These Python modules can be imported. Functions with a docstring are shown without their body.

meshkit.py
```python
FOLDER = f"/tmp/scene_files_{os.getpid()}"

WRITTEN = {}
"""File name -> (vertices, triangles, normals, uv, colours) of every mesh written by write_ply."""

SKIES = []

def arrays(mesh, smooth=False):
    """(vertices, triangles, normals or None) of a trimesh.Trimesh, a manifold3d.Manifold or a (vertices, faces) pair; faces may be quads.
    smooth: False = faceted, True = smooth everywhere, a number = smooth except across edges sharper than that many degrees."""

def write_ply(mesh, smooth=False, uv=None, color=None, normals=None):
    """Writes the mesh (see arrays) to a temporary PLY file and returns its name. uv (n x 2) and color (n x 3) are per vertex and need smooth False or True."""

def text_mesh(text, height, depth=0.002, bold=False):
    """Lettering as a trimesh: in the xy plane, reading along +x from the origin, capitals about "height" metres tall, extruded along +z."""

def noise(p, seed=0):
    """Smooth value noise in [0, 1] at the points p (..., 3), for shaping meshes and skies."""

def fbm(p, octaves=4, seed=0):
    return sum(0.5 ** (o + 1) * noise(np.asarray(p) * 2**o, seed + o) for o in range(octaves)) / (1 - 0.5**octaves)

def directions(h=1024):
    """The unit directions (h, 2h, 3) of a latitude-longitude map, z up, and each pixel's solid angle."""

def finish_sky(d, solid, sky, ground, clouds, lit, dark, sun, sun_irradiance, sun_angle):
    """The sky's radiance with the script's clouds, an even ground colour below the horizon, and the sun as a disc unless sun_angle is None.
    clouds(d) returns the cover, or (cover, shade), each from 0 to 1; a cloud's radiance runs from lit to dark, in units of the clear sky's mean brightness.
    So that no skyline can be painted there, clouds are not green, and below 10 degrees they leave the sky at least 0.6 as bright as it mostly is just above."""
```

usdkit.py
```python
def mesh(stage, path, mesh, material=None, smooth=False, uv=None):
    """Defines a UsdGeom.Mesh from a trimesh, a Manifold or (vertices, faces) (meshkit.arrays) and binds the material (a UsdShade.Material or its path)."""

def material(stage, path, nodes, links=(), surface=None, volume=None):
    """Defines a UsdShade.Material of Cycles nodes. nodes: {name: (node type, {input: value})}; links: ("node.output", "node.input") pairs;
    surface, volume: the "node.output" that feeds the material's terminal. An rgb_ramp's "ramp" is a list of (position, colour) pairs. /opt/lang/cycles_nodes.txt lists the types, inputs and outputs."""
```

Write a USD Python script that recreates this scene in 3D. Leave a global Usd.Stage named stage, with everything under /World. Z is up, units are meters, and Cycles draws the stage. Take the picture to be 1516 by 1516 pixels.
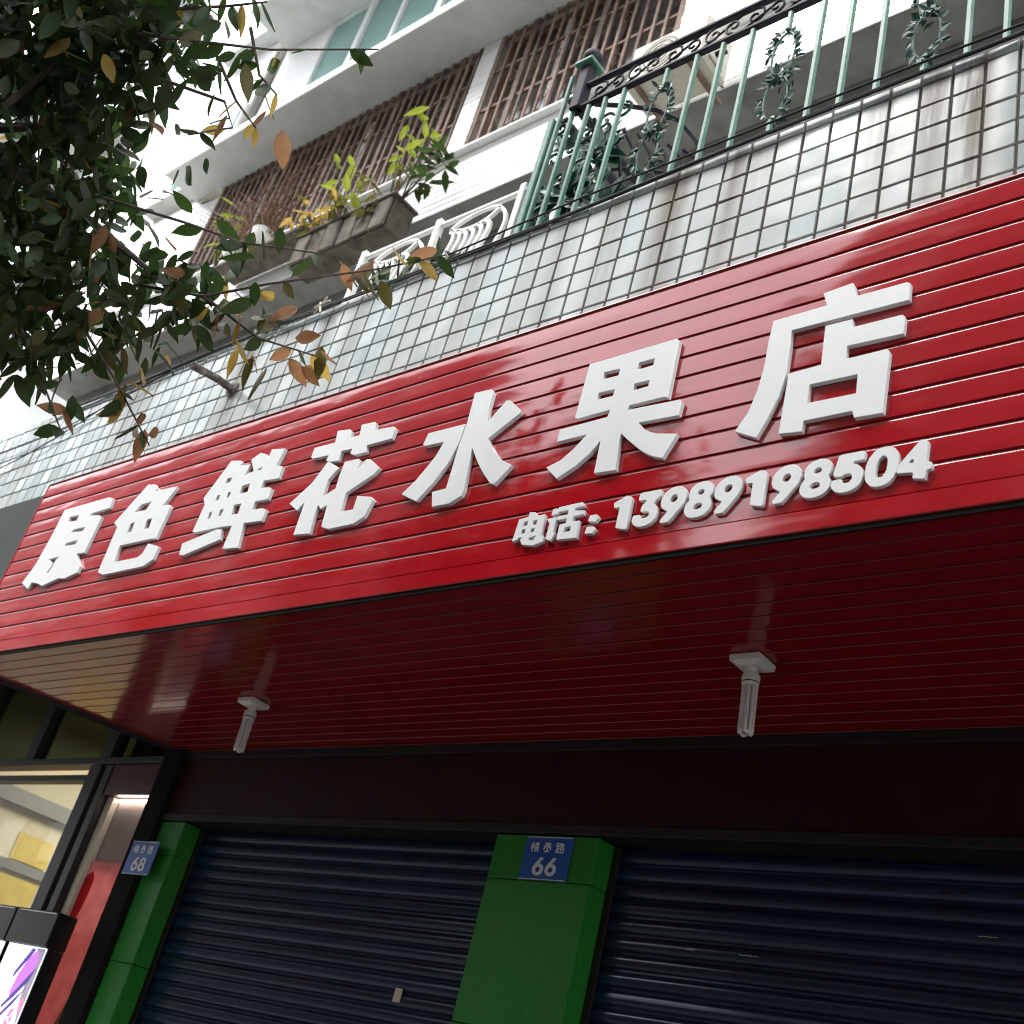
import math, random
import numpy as np, trimesh, usdkit, meshkit
from pxr import Usd, UsdGeom, UsdLux, UsdShade, Gf, Sdf
from shapely.geometry import Polygon, LineString, Point, MultiPolygon
from shapely import affinity, union_all

stage = Usd.Stage.CreateInMemory()
UsdGeom.SetStageUpAxis(stage, UsdGeom.Tokens.z)
UsdGeom.SetStageMetersPerUnit(stage, 1.0)
UsdGeom.Xform.Define(stage, '/World')
UsdGeom.Scope.Define(stage, '/World/Looks')
rng = random.Random(7)
nrg = np.random.default_rng(7)

# ------------------------------------------------------------------ camera, sky, sun, exposure
cam = UsdGeom.Camera.Define(stage, '/World/camera')
R_ = np.array([0.75549064, 0.61085623, 0.23683024]); U_ = np.array([0.14697293, -0.51029145, 0.84734975]); B_ = np.array([0.63846132, -0.60535717, -0.47529974])
mx = np.eye(4); mx[0, :3] = R_; mx[1, :3] = U_; mx[2, :3] = B_; mx[3, :3] = (0, -2.5, 1.6)
UsdGeom.Xformable(cam).AddTransformOp().Set(Gf.Matrix4d(*mx.ravel().tolist()))
cam.CreateHorizontalApertureAttr(36.0); cam.CreateVerticalApertureAttr(36.0)
cam.CreateFocalLengthAttr(1743.54 / 1516 * 36.0)
cam.CreateFStopAttr(4.0); cam.CreateFocusDistanceAttr(4.3)
cam.CreateClippingRangeAttr(Gf.Vec2f(0.05, 2000))
cam.CreateExposureAttr(2.5)

SUN_EL, SUN_AZ = math.radians(58), math.radians(205)        # towards the sun: over the street, a little to the left
sdir = np.array([math.sin(SUN_AZ) * math.cos(SUN_EL), math.cos(SUN_AZ) * math.cos(SUN_EL), math.sin(SUN_EL)])
usdkit.material(stage, '/World/Looks/overcast_sky', {
    'sky': ('sky_texture', {'sky_type': 'single_scattering', 'sun_disc': False, 'sun_elevation': SUN_EL, 'sun_rotation': SUN_AZ}),
    'tc': ('texture_coordinate', {}),
    'mp': ('mapping', {'scale': (1.6, 1.6, 3.2)}),
    'n': ('noise_texture', {'scale': 1.3, 'detail': 6.0, 'roughness': 0.55}),
    'cl': ('rgb_ramp', {'ramp': [(0.0, (4.6, 4.9, 5.3)), (0.45, (6.6, 6.8, 7.0)), (0.7, (8.6, 8.7, 8.8)), (1.0, (9.6, 9.6, 9.6))]}),
    'cv': ('rgb_ramp', {'ramp': [(0.0, (0.86,) * 3), (1.0, (1.0,) * 3)]}),
    'mix': ('mix_color', {'use_clamp': False}),
    'bg': ('background_shader', {'strength': 0.1}),
}, [('tc.generated', 'mp.vector'), ('mp.vector', 'n.vector'), ('n.fac', 'cl.fac'), ('n.fac', 'cv.fac'), ('cv.color', 'mix.fac'), ('sky.color', 'mix.a'), ('cl.color', 'mix.b'), ('mix.result', 'bg.color')], surface='bg.background')
dome = UsdLux.DomeLight.Define(stage, '/World/sky')
UsdShade.MaterialBindingAPI.Apply(dome.GetPrim()).Bind(UsdShade.Material.Get(stage, '/World/Looks/overcast_sky'))
dome.GetPrim().SetCustomDataByKey('kind', 'structure')
sun = UsdLux.DistantLight.Define(stage, '/World/sun')
sun.CreateIntensityAttr(0.2); sun.CreateAngleAttr(20.0); sun.CreateNormalizeAttr(True); sun.CreateColorAttr(Gf.Vec3f(1.0, 0.96, 0.9))
UsdGeom.Xformable(sun).AddRotateXYZOp().Set(Gf.Vec3f(90 - math.degrees(SUN_EL), 0, 180 - math.degrees(SUN_AZ)))

# ------------------------------------------------------------------ helpers
used, base_of = {}, {}
def numbered(parent, name):
    k = f'{parent}/{name}'; n = used.get(k, 0); used[k] = n + 1
    return k if n == 0 else f'{k}_{n:03d}'
def tag(prim, label=None, cat=None, group=None, kind=None):
    for key, v in (('label', label), ('category', cat), ('group', group), ('kind', kind)):
        if v: prim.SetCustomDataByKey(key, v)
def thing(name, label, cat, loc=(0, 0, 0), group=None):
    p = numbered('/World', name); x = UsdGeom.Xform.Define(stage, p)
    x.AddTranslateOp().Set(Gf.Vec3d(*map(float, loc))); base_of[p] = np.array(loc, float)
    tag(x.GetPrim(), label, cat, group); return p
def part(parent, name, mesh, mat, label=None, smooth=False, kind=None):
    """A mesh in world coordinates, made a child of parent (or top-level with parent '/World')."""
    p = numbered(parent, name); b = base_of.get(parent, np.zeros(3)); base_of[p] = b
    v, f = (mesh.vertices, mesh.faces) if hasattr(mesh, 'vertices') else mesh
    m = usdkit.mesh(stage, p, trimesh.Trimesh(np.asarray(v) - b, f, process=False), '/World/Looks/' + mat, smooth=smooth)
    tag(m.GetPrim(), label, None, None, kind); return p
def top(name, mesh, mat, label=None, cat=None, group=None, kind=None, smooth=False):
    p = part('/World', name, mesh, mat, None, smooth); tag(stage.GetPrimAtPath(p), label, cat, group, kind); return p
def cat(*ms):
    ms = [m for l in ms for m in (l if isinstance(l, list) else [l])]
    return trimesh.util.concatenate(ms)
def box(x0, x1, y0, y1, z0, z1):
    m = trimesh.creation.box((x1 - x0, y1 - y0, z1 - z0)); m.apply_translation(((x0 + x1) / 2, (y0 + y1) / 2, (z0 + z1) / 2)); return m
def bbox(x0, x1, y0, y1, z0, z1, b=0.004):
    """A box with chamfered edges."""
    e = [np.array([x0, x1]), np.array([y0, y1]), np.array([z0, z1])]; pts = []
    for sx in (0, 1):
        for sy in (0, 1):
            for sz in (0, 1):
                c = np.array([e[0][sx], e[1][sy], e[2][sz]]); d = np.array([1 - 2 * sx, 1 - 2 * sy, 1 - 2 * sz]) * b
                for k in range(3):
                    q = c + d; q[k] -= d[k]; pts.append(q)
    return trimesh.convex.convex_hull(np.array(pts))
def tube(pts, r, n=6, close=False, r1=None):
    pts = np.asarray(pts, float); N = len(pts)
    t = np.gradient(pts, axis=0) if not close else np.roll(pts, -1, 0) - np.roll(pts, 1, 0)
    t /= np.maximum(np.linalg.norm(t, axis=1, keepdims=True), 1e-9)
    ref = np.array([0, 0, 1.0]) if abs(t[0][2]) < 0.8 else np.array([0, 1.0, 0])
    V, F = [], []
    u = np.cross(t[0], ref); u /= np.linalg.norm(u)
    for i in range(N):
        u = u - (u @ t[i]) * t[i]; u /= max(np.linalg.norm(u), 1e-9); w = np.cross(t[i], u)
        rr = r if r1 is None else r + (r1 - r) * i / (N - 1)
        for k in range(n):
            a = 2 * math.pi * k / n; V.append(pts[i] + rr * (math.cos(a) * u + math.sin(a) * w))
    for i in range(N if close else N - 1):
        j = (i + 1) % N
        for k in range(n):
            l = (k + 1) % n; F += [(i * n + k, i * n + l, j * n + l), (i * n + k, j * n + l, j * n + k)]
    if not close:
        V += [pts[0], pts[-1]]; a, b = len(V) - 2, len(V) - 1
        for k in range(n):
            l = (k + 1) % n; F += [(a, l, k), (b, (N - 1) * n + k, (N - 1) * n + l)]
    return trimesh.Trimesh(np.array(V), np.array(F), process=False)
def rod(p, q, r, n=8): return tube([p, q], r, n)
def xz(poly, yback, depth):
    """A flat shape drawn in x and z, standing with its front face at yback - depth."""
    polys = list(getattr(poly, 'geoms', [poly])); out = []
    for g in polys:
        m = trimesh.creation.extrude_polygon(g, depth, engine='earcut'); v = m.vertices
        out.append(trimesh.Trimesh(np.stack([v[:, 0], yback - v[:, 2], v[:, 1]], 1), m.faces, process=False))
    return cat(out)
def profile_x(prof, x0, x1):
    """A closed (y, z) outline swept along x."""
    m = trimesh.creation.extrude_polygon(Polygon(prof), 1.0, engine='earcut'); v = m.vertices
    xa = x0(v[:, 0]) if callable(x0) else x0
    return trimesh.Trimesh(np.stack([xa + v[:, 2] * (x1 - xa), v[:, 0], v[:, 1]], 1), m.faces, process=False)
def lathe(prof, cx, cy, n=16):
    m = trimesh.creation.revolve(np.array(prof), sections=n); m.apply_translation((cx, cy, 0)); return m
def jit(a): return rng.uniform(-a, a)

# ------------------------------------------------------------------ materials
def mat(name, color, rough=0.5, metallic=0.0, var=0.0, grain=0.0, gscale=30.0, spec=0.5, bump=0.0, bscale=(20, 20, 20), bevel=0.0, dirt=None, dscale=(2, 2, 2), dlo=0.5, dhi=0.75, emit=None, estr=0.0, coat=0.0, dist=0.02, trans=0.0):
    n = {'p': ('principled_bsdf', {'base_color': color, 'roughness': rough, 'metallic': metallic, 'specular_ior_level': spec})}
    l = []; col = None
    if coat: n['p'][1].update({'coat_weight': coat, 'coat_roughness': 0.06})
    n['geo'] = ('geometry', {})
    if grain or var or dirt:
        n['gn'] = ('noise_texture', {'scale': gscale, 'detail': 4.0}); l.append(('geo.position', 'gn.vector'))
        d = tuple(c * (1 - grain) for c in color); u = tuple(min(1, c * (1 + grain)) for c in color)
        n['gr'] = ('rgb_ramp', {'ramp': [(0.3, d), (0.7, u)]}); l.append(('gn.fac', 'gr.fac')); col = 'gr.color'
    if var:
        n['oi'] = ('object_info', {})
        n['vr'] = ('rgb_ramp', {'ramp': [(0, (1 - var,) * 3), (1, (1 + var * .5,) * 3)]}); l.append(('oi.random', 'vr.fac'))
        n['vm'] = ('mix_color', {'blend_type': 'multiply', 'fac': 1.0, 'use_clamp': False}); l += [(col, 'vm.a'), ('vr.color', 'vm.b')]; col = 'vm.result'
    if dirt:
        n['dm'] = ('mapping', {'scale': dscale}); n['dn'] = ('noise_texture', {'scale': 1.0, 'detail': 6.0, 'roughness': 0.65})
        n['dr'] = ('rgb_ramp', {'ramp': [(dlo, (0, 0, 0)), (dhi, (1, 1, 1))]}); n['dx'] = ('mix_color', {'b': dirt})
        l += [('geo.position', 'dm.vector'), ('dm.vector', 'dn.vector'), ('dn.fac', 'dr.fac'), ('dr.color', 'dx.fac'), (col, 'dx.a')]; col = 'dx.result'
    if col: l.append((col, 'p.base_color'))
    if bump:
        n['bm'] = ('mapping', {'scale': bscale}); n['bn'] = ('noise_texture', {'scale': 1.0, 'detail': 2.0}); n['b'] = ('bump', {'strength': bump, 'distance': dist})
        l += [('geo.position', 'bm.vector'), ('bm.vector', 'bn.vector'), ('bn.fac', 'b.height'), ('b.normal', 'p.normal')]
    if bevel:
        n['bv'] = ('bevel', {'radius': bevel, 'samples': 4}); l.append(('bv.bevel', 'b.normal' if bump else 'p.normal'))
    if emit: n['p'][1].update({'emission_color': emit, 'emission_strength': estr})
    if trans: n['p'][1].update({'transmission_weight': trans})
    usdkit.material(stage, '/World/Looks/' + name, n, l, surface='p.BSDF')

mat('red_panel', (0.325, 0.005, 0.011), 0.09, bump=0.5, bscale=(1.8, 1, 7), dist=0.01, coat=0.3, grain=0.08, gscale=6, dirt=(0.22, 0.02, 0.025), dscale=(9, 9, 1.2), dlo=0.52, dhi=0.9)
mat('red_panel_chipped', (0.325, 0.005, 0.011), 0.09, bump=0.5, bscale=(1.8, 1, 7), dist=0.01, coat=0.3, dirt=(0.75, 0.5, 0.5), dscale=(40, 40, 90), dlo=0.66, dhi=0.68)
mat('seam_glint', (0.42, 0.11, 0.11), 0.25, metallic=1.0)  # pale metal tone standing in for highlights along the soffit seams
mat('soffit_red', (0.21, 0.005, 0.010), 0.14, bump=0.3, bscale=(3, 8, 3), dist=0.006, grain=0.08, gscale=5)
mat('fascia_dark', (0.026, 0.0045, 0.005), 0.6, spec=0.15, grain=0.2, gscale=8)
mat('dark_trim', (0.018, 0.015, 0.012), 0.6, grain=0.2, spec=0.2)
mat('letter_white', (0.64, 0.66, 0.66), 0.4, bevel=0.0015, grain=0.03, gscale=3)
mat('grout', (0.115, 0.095, 0.075), 0.9, grain=0.3)
mat('shaded_dirty_concrete', (0.27, 0.265, 0.25), 0.9, grain=0.15, gscale=5, dirt=(0.13, 0.12, 0.1), dscale=(1.5, 1.5, 1.5), dlo=0.45, dhi=0.8)  # shade of the deep underside put into the base colour; mottling is dirt
mat('concrete', (0.66, 0.68, 0.66), 0.85, grain=0.05, gscale=9, dirt=(0.42, 0.42, 0.4), dscale=(1.2, 1.2, 1.2), dlo=0.5, dhi=0.85, bump=0.15)
mat('white_paint', (0.82, 0.82, 0.82), 0.6, grain=0.04, gscale=6, dirt=(0.5, 0.48, 0.45), dscale=(3, 3, .6), dlo=0.6, dhi=0.95)
mat('white_tile', (0.88, 0.88, 0.87), 0.25, var=0.05, grain=0.03, dirt=(0.55, 0.52, 0.48), dscale=(4, 4, .5), dlo=0.62, dhi=0.95)
mat('white_grout', (0.6, 0.59, 0.56), 0.9, grain=0.1)
mat('rust_bar', (0.2, 0.125, 0.095), 0.75, grain=0.4, gscale=14, var=0.45, dirt=(0.36, 0.28, 0.24), dscale=(8, 8, 2))
mat('window_dark', (0.1, 0.085, 0.075), 0.1, grain=0.4, gscale=1.5)
mat('curtain', (0.38, 0.34, 0.31), 0.9, grain=0.25, gscale=3)
mat('teal_glass', (0.2, 0.36, 0.34), 0.08, grain=0.15, gscale=1.2)
mat('frame_white', (0.78, 0.79, 0.8), 0.35, grain=0.03)
mat('railing_green', (0.06, 0.175, 0.125), 0.45, grain=0.25, gscale=25, dirt=(0.22, 0.29, 0.27), dscale=(14, 14, 5), dlo=0.5, dhi=0.8)
mat('railing_dark', (0.018, 0.016, 0.026), 0.6, grain=0.2, spec=0.25)
mat('palm_green', (0.025, 0.105, 0.068), 0.4, grain=0.35, gscale=30)
mat('leaf_metal', (0.03, 0.09, 0.065), 0.45, grain=0.3, gscale=40)
mat('iron_white', (0.8, 0.8, 0.78), 0.45, grain=0.06, dirt=(0.5, 0.45, 0.38), dscale=(9, 9, 9), dlo=0.6, dhi=0.85)
mat('cable_black', (0.012, 0.012, 0.015), 0.5)
mat('cable_tie', (0.5, 0.47, 0.4), 0.6)
mat('pipe_rust', (0.06, 0.052, 0.045), 0.7, grain=0.4, gscale=40, dirt=(0.3, 0.28, 0.24), dscale=(25, 25, 25))
mat('ac_body', (0.62, 0.58, 0.5), 0.5, grain=0.08, dirt=(0.3, 0.25, 0.2), dscale=(5, 5, 3), dlo=0.5, dhi=0.85)
mat('planter_stone', (0.13, 0.112, 0.09), 0.85, grain=0.35, gscale=7, var=0.2, dirt=(0.05, 0.045, 0.035), dscale=(5, 5, 5), dlo=0.45, dhi=0.7)
mat('soil', (0.04, 0.03, 0.02), 0.95, grain=0.4)
mat('pot_white', (0.75, 0.75, 0.72), 0.35, grain=0.05)
mat('green_column', (0.016, 0.16, 0.02), 0.4, spec=0.22, grain=0.14, gscale=45, dirt=(0.06, 0.12, 0.035), dscale=(3, 3, 2), dlo=0.55, dhi=0.8)
mat('shutter_blue', (0.008, 0.02, 0.052), 0.2, metallic=0.2, var=0.35, grain=0.2, bump=0.2, bscale=(2, 2, 20), dist=0.004, dirt=(0.025, 0.03, 0.042), dscale=(2, 2, 14), dlo=0.5, dhi=0.9)
mat('vent_black', (0.002, 0.002, 0.003), 0.9)
mat('sticker', (0.5, 0.45, 0.36), 0.7)
mat('plate_blue', (0.009, 0.075, 0.32), 0.35, grain=0.05)
mat('plate_white', (0.6, 0.62, 0.6), 0.4)
mat('lamp_plastic', (0.62, 0.58, 0.55), 0.4, grain=0.04)
mat('lamp_tube', (0.6, 0.55, 0.53), 0.2, grain=0.03)
mat('shop_frame', (0.010, 0.009, 0.009), 0.5)
mat('matte_black', (0.01, 0.009, 0.008), 0.95, spec=0.1)
mat('edge_glint', (0.75, 0.42, 0.42), 0.22, metallic=1.0)  # pale metal tone standing in for highlights on plank edges and top cap
mat('transom_backing', (0.3, 0.27, 0.18), 0.8, grain=0.35, gscale=3)
mat('shop_maroon', (0.06, 0.008, 0.01), 0.35)
mat('shop_wall', (0.62, 0.56, 0.44), 0.8, grain=0.06, gscale=2)
mat('shop_wall_brown', (0.3, 0.235, 0.21), 0.75, grain=0.1, gscale=4)
mat('shop_beam', (0.22, 0.23, 0.25), 0.6)
mat('poster_yellow', (0.68, 0.52, 0.14), 0.6, grain=0.12, gscale=9, dirt=(0.5, 0.33, 0.1), dscale=(8, 8, 8), dlo=0.6, dhi=0.7)
mat('poster_brown', (0.25, 0.12, 0.07), 0.6, grain=0.2, gscale=9)
mat('tube_lit', (0.9, 0.9, 0.9), 0.4, emit=(1.0, 0.9, 0.8), estr=2)
mat('panel_lit', (0.9, 0.9, 0.9), 0.4, emit=(1.0, 0.88, 0.7), estr=4.8)
mat('lightbox_panel', (0.85, 0.85, 0.88), 0.3, emit=(0.82, 0.86, 1.0), estr=0.4)
mat('lightbox_side', (0.5, 0.45, 0.55), 0.3, emit=(0.6, 0.5, 0.7), estr=0.4 * .12)
mat('lightbox_purple', (0.4, 0.15, 0.7), 0.3, emit=(0.45, 0.14, 0.85), estr=0.4 * .55)
mat('lightbox_dark', (0.1, 0.06, 0.3), 0.3, emit=(0.1, 0.05, 0.35), estr=0.4 * .25)
mat('lightbox_pink', (0.8, 0.2, 0.35), 0.3, emit=(0.9, 0.2, 0.35), estr=0.4 * .6)
mat('cap_black', (0.008, 0.009, 0.01), 0.25)
mat('neighbour_fascia', (0.018, 0.024, 0.024), 0.75, grain=0.25, gscale=4)
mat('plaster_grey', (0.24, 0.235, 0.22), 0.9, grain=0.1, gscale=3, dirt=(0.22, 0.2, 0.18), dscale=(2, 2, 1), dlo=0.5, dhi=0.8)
mat('asphalt', (0.05, 0.05, 0.052), 0.9, grain=0.3, gscale=60)
mat('paving', (0.1, 0.095, 0.09), 0.85, grain=0.2, gscale=14)
mat('bark', (0.07, 0.055, 0.04), 0.9, grain=0.4, gscale=25, bump=0.6, bscale=(30, 30, 8))
mat('block_wall', (0.055, 0.045, 0.04), 0.85, grain=0.08, gscale=2)
mat('dry_twig', (0.2, 0.11, 0.07), 0.85, grain=0.3)
def leafmat(name, c, t, rough=0.5, w=0.45, spec=0.25):
    usdkit.material(stage, '/World/Looks/' + name, {
        'geo': ('geometry', {}), 'n': ('noise_texture', {'scale': 11.0, 'detail': 2.0}), 'oi': ('object_info', {}),
        'r': ('rgb_ramp', {'ramp': [(0.3, tuple(k * .55 for k in c)), (0.7, tuple(min(1, k * 1.4) for k in c))]}),
        'p': ('principled_bsdf', {'roughness': rough, 'specular_ior_level': spec}), 't': ('translucent_bsdf', {'color': t}), 'm': ('mix_closure', {'fac': w})},
        [('geo.position', 'n.vector'), ('n.fac', 'r.fac'), ('r.color', 'p.base_color'), ('p.BSDF', 'm.closure1'), ('t.BSDF', 'm.closure2')], surface='m.closure')
leafmat('leaf_green', (0.025, 0.045, 0.018), (0.045, 0.085, 0.018), w=0.35)
leafmat('leaf_light', (0.13, 0.17, 0.03), (0.27, 0.32, 0.04), w=0.5)
leafmat('leaf_olive', (0.075, 0.07, 0.025), (0.12, 0.11, 0.03), w=0.4)
leafmat('leaf_brown', (0.2, 0.11, 0.058), (0.34, 0.17, 0.08), w=0.5)
leafmat('poster_pink', (0.88, 0.4, 0.42), (0.95, 0.45, 0.48), w=0.6)
leafmat('poster_red', (0.6, 0.03, 0.045), (0.75, 0.03, 0.05), w=0.6)
leafmat('leaf_yellow', (0.26, 0.18, 0.05), (0.45, 0.31, 0.07), w=0.5)
leafmat('leaf_street', (0.035, 0.06, 0.02), (0.05, 0.1, 0.02), w=0.2)
usdkit.material(stage, '/World/Looks/pane_glass', {
    't': ('transparent_bsdf', {'color': (0.86, 0.9, 0.88)}), 'g': ('glossy_bsdf', {'roughness': 0.02, 'color': (1, 1, 1)}), 'f': ('layer_weight', {'blend': 0.5}), 'pw': ('math', {'math_type': 'power', 'value2': 4.0}), 'ma': ('math', {'math_type': 'multiply_add', 'value2': 0.8, 'value3': 0.05}), 'm': ('mix_closure', {})},
    [('f.facing', 'pw.value1'), ('pw.value', 'ma.value1'), ('ma.value', 'm.fac'), ('t.BSDF', 'm.closure1'), ('g.BSDF', 'm.closure2')], surface='m.closure')
usdkit.material(stage, '/World/Looks/tinted_glass', {
    't': ('transparent_bsdf', {'color': (0.27, 0.31, 0.26)}), 'g': ('glossy_bsdf', {'roughness': 0.03, 'color': (1, 1, 1)}), 'f': ('layer_weight', {'blend': 0.5}), 'pw': ('math', {'math_type': 'power', 'value2': 4.0}), 'ma': ('math', {'math_type': 'multiply_add', 'value2': 0.8, 'value3': 0.06}), 'm': ('mix_closure', {})},
    [('f.facing', 'pw.value1'), ('pw.value', 'ma.value1'), ('ma.value', 'm.fac'), ('t.BSDF', 'm.closure1'), ('g.BSDF', 'm.closure2')], surface='m.closure')
# glazed wall tile: pale grey-green with brown streaks that run down from the top of the wall at fixed places
STREAK = [(-7.4, .35, .12), (-3.4, .55, .06), (-2.9, .5, .05), (-4.45, .6, .05), (-6.2, .5, .16), (-5.1, .8, .07), (-4.75, .4, .1), (-4.2, .55, .06), (-3.75, .4, .1), (-3.05, .35, .07), (-2.62, .6, .05), (-2.33, .95, .07), (-2.05, .85, .045), (-1.95, .45, .1), (-1.45, .55, .07), (-1.27, .8, .06), (-1.13, 1.0, .055), (-.6, .4, .1)]
xs = np.linspace(-8.5, 1.0, 256); sm = np.zeros(256)
for c, a, w in STREAK: sm = np.maximum(sm, a * np.exp(-((xs - c) / (1.35 * w)) ** 2))
usdkit.material(stage, '/World/Looks/wall_tile', {
    'geo': ('geometry', {}), 's': ('separate_xyz', {}), 'mx': ('map_range', {'from_min': -8.5, 'from_max': 1.0, 'clamp': True}),
    'sr': ('rgb_ramp', {'ramp': [(i / 255, (float(v),) * 3) for i, v in enumerate(sm)]}),
    'mz': ('map_range', {'from_min': 4.35, 'from_max': 5.1, 'to_min': 0.6, 'to_max': 1.0, 'clamp': True}),
    'mp': ('mapping', {'scale': (22, 22, 1.6)}), 'n': ('noise_texture', {'scale': 1.0, 'detail': 5.0, 'roughness': 0.6}), 'nr': ('rgb_ramp', {'ramp': [(0.24, (0.2,) * 3), (0.46, (1.0,) * 3)]}),
    'm1': ('math', {'math_type': 'multiply'}), 'm2': ('math', {'math_type': 'multiply'}), 'm3': ('math', {'math_type': 'multiply', 'value2': 1.0}),
    'mp2': ('mapping', {'scale': (7, 7, 1.1)}), 'n2': ('noise_texture', {'scale': 1.0, 'detail': 4.0}), 'b2': ('rgb_ramp', {'ramp': [(0.25, (0.32, 0.39, 0.395)), (0.5, (0.40, 0.47, 0.465)), (0.75, (0.46, 0.50, 0.485))]}),
    'oi': ('object_info', {}), 'ov': ('rgb_ramp', {'ramp': [(0, (0.88, 0.88, 0.9)), (1, (1.08, 1.06, 1.05))]}), 'om': ('mix_color', {'blend_type': 'multiply', 'fac': 1.0, 'use_clamp': False}),
    'mr': ('math', {'math_type': 'multiply_add', 'value2': 0.55, 'value3': 0.14}), 'mix': ('mix_color', {'b': (0.10, 0.066, 0.036)}), 'bn': ('noise_texture', {'scale': 7.0, 'detail': 1.0}), 'bu': ('bump', {'strength': 0.12, 'distance': 0.02}),
    'p': ('principled_bsdf', {'roughness': 0.14})},
    [('geo.position', 's.vector'), ('s.x', 'mx.value'), ('mx.result', 'sr.fac'), ('s.z', 'mz.value'), ('geo.position', 'mp.vector'), ('mp.vector', 'n.vector'), ('n.fac', 'nr.fac'),
     ('sr.color', 'm1.value1'), ('nr.color', 'm1.value2'), ('m1.value', 'm2.value1'), ('mz.result', 'm2.value2'), ('m2.value', 'm3.value1'), ('m3.value', 'mix.fac'), ('m3.value', 'mr.value1'), ('mr.value', 'p.roughness'),
     ('geo.position', 'mp2.vector'), ('mp2.vector', 'n2.vector'), ('n2.fac', 'b2.fac'), ('oi.random', 'ov.fac'), ('b2.color', 'om.a'), ('ov.color', 'om.b'), ('om.result', 'mix.a'), ('mix.result', 'p.base_color'),
     ('geo.position', 'bn.vector'), ('bn.fac', 'bu.height'), ('bu.normal', 'p.normal')], surface='p.BSDF')
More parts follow.
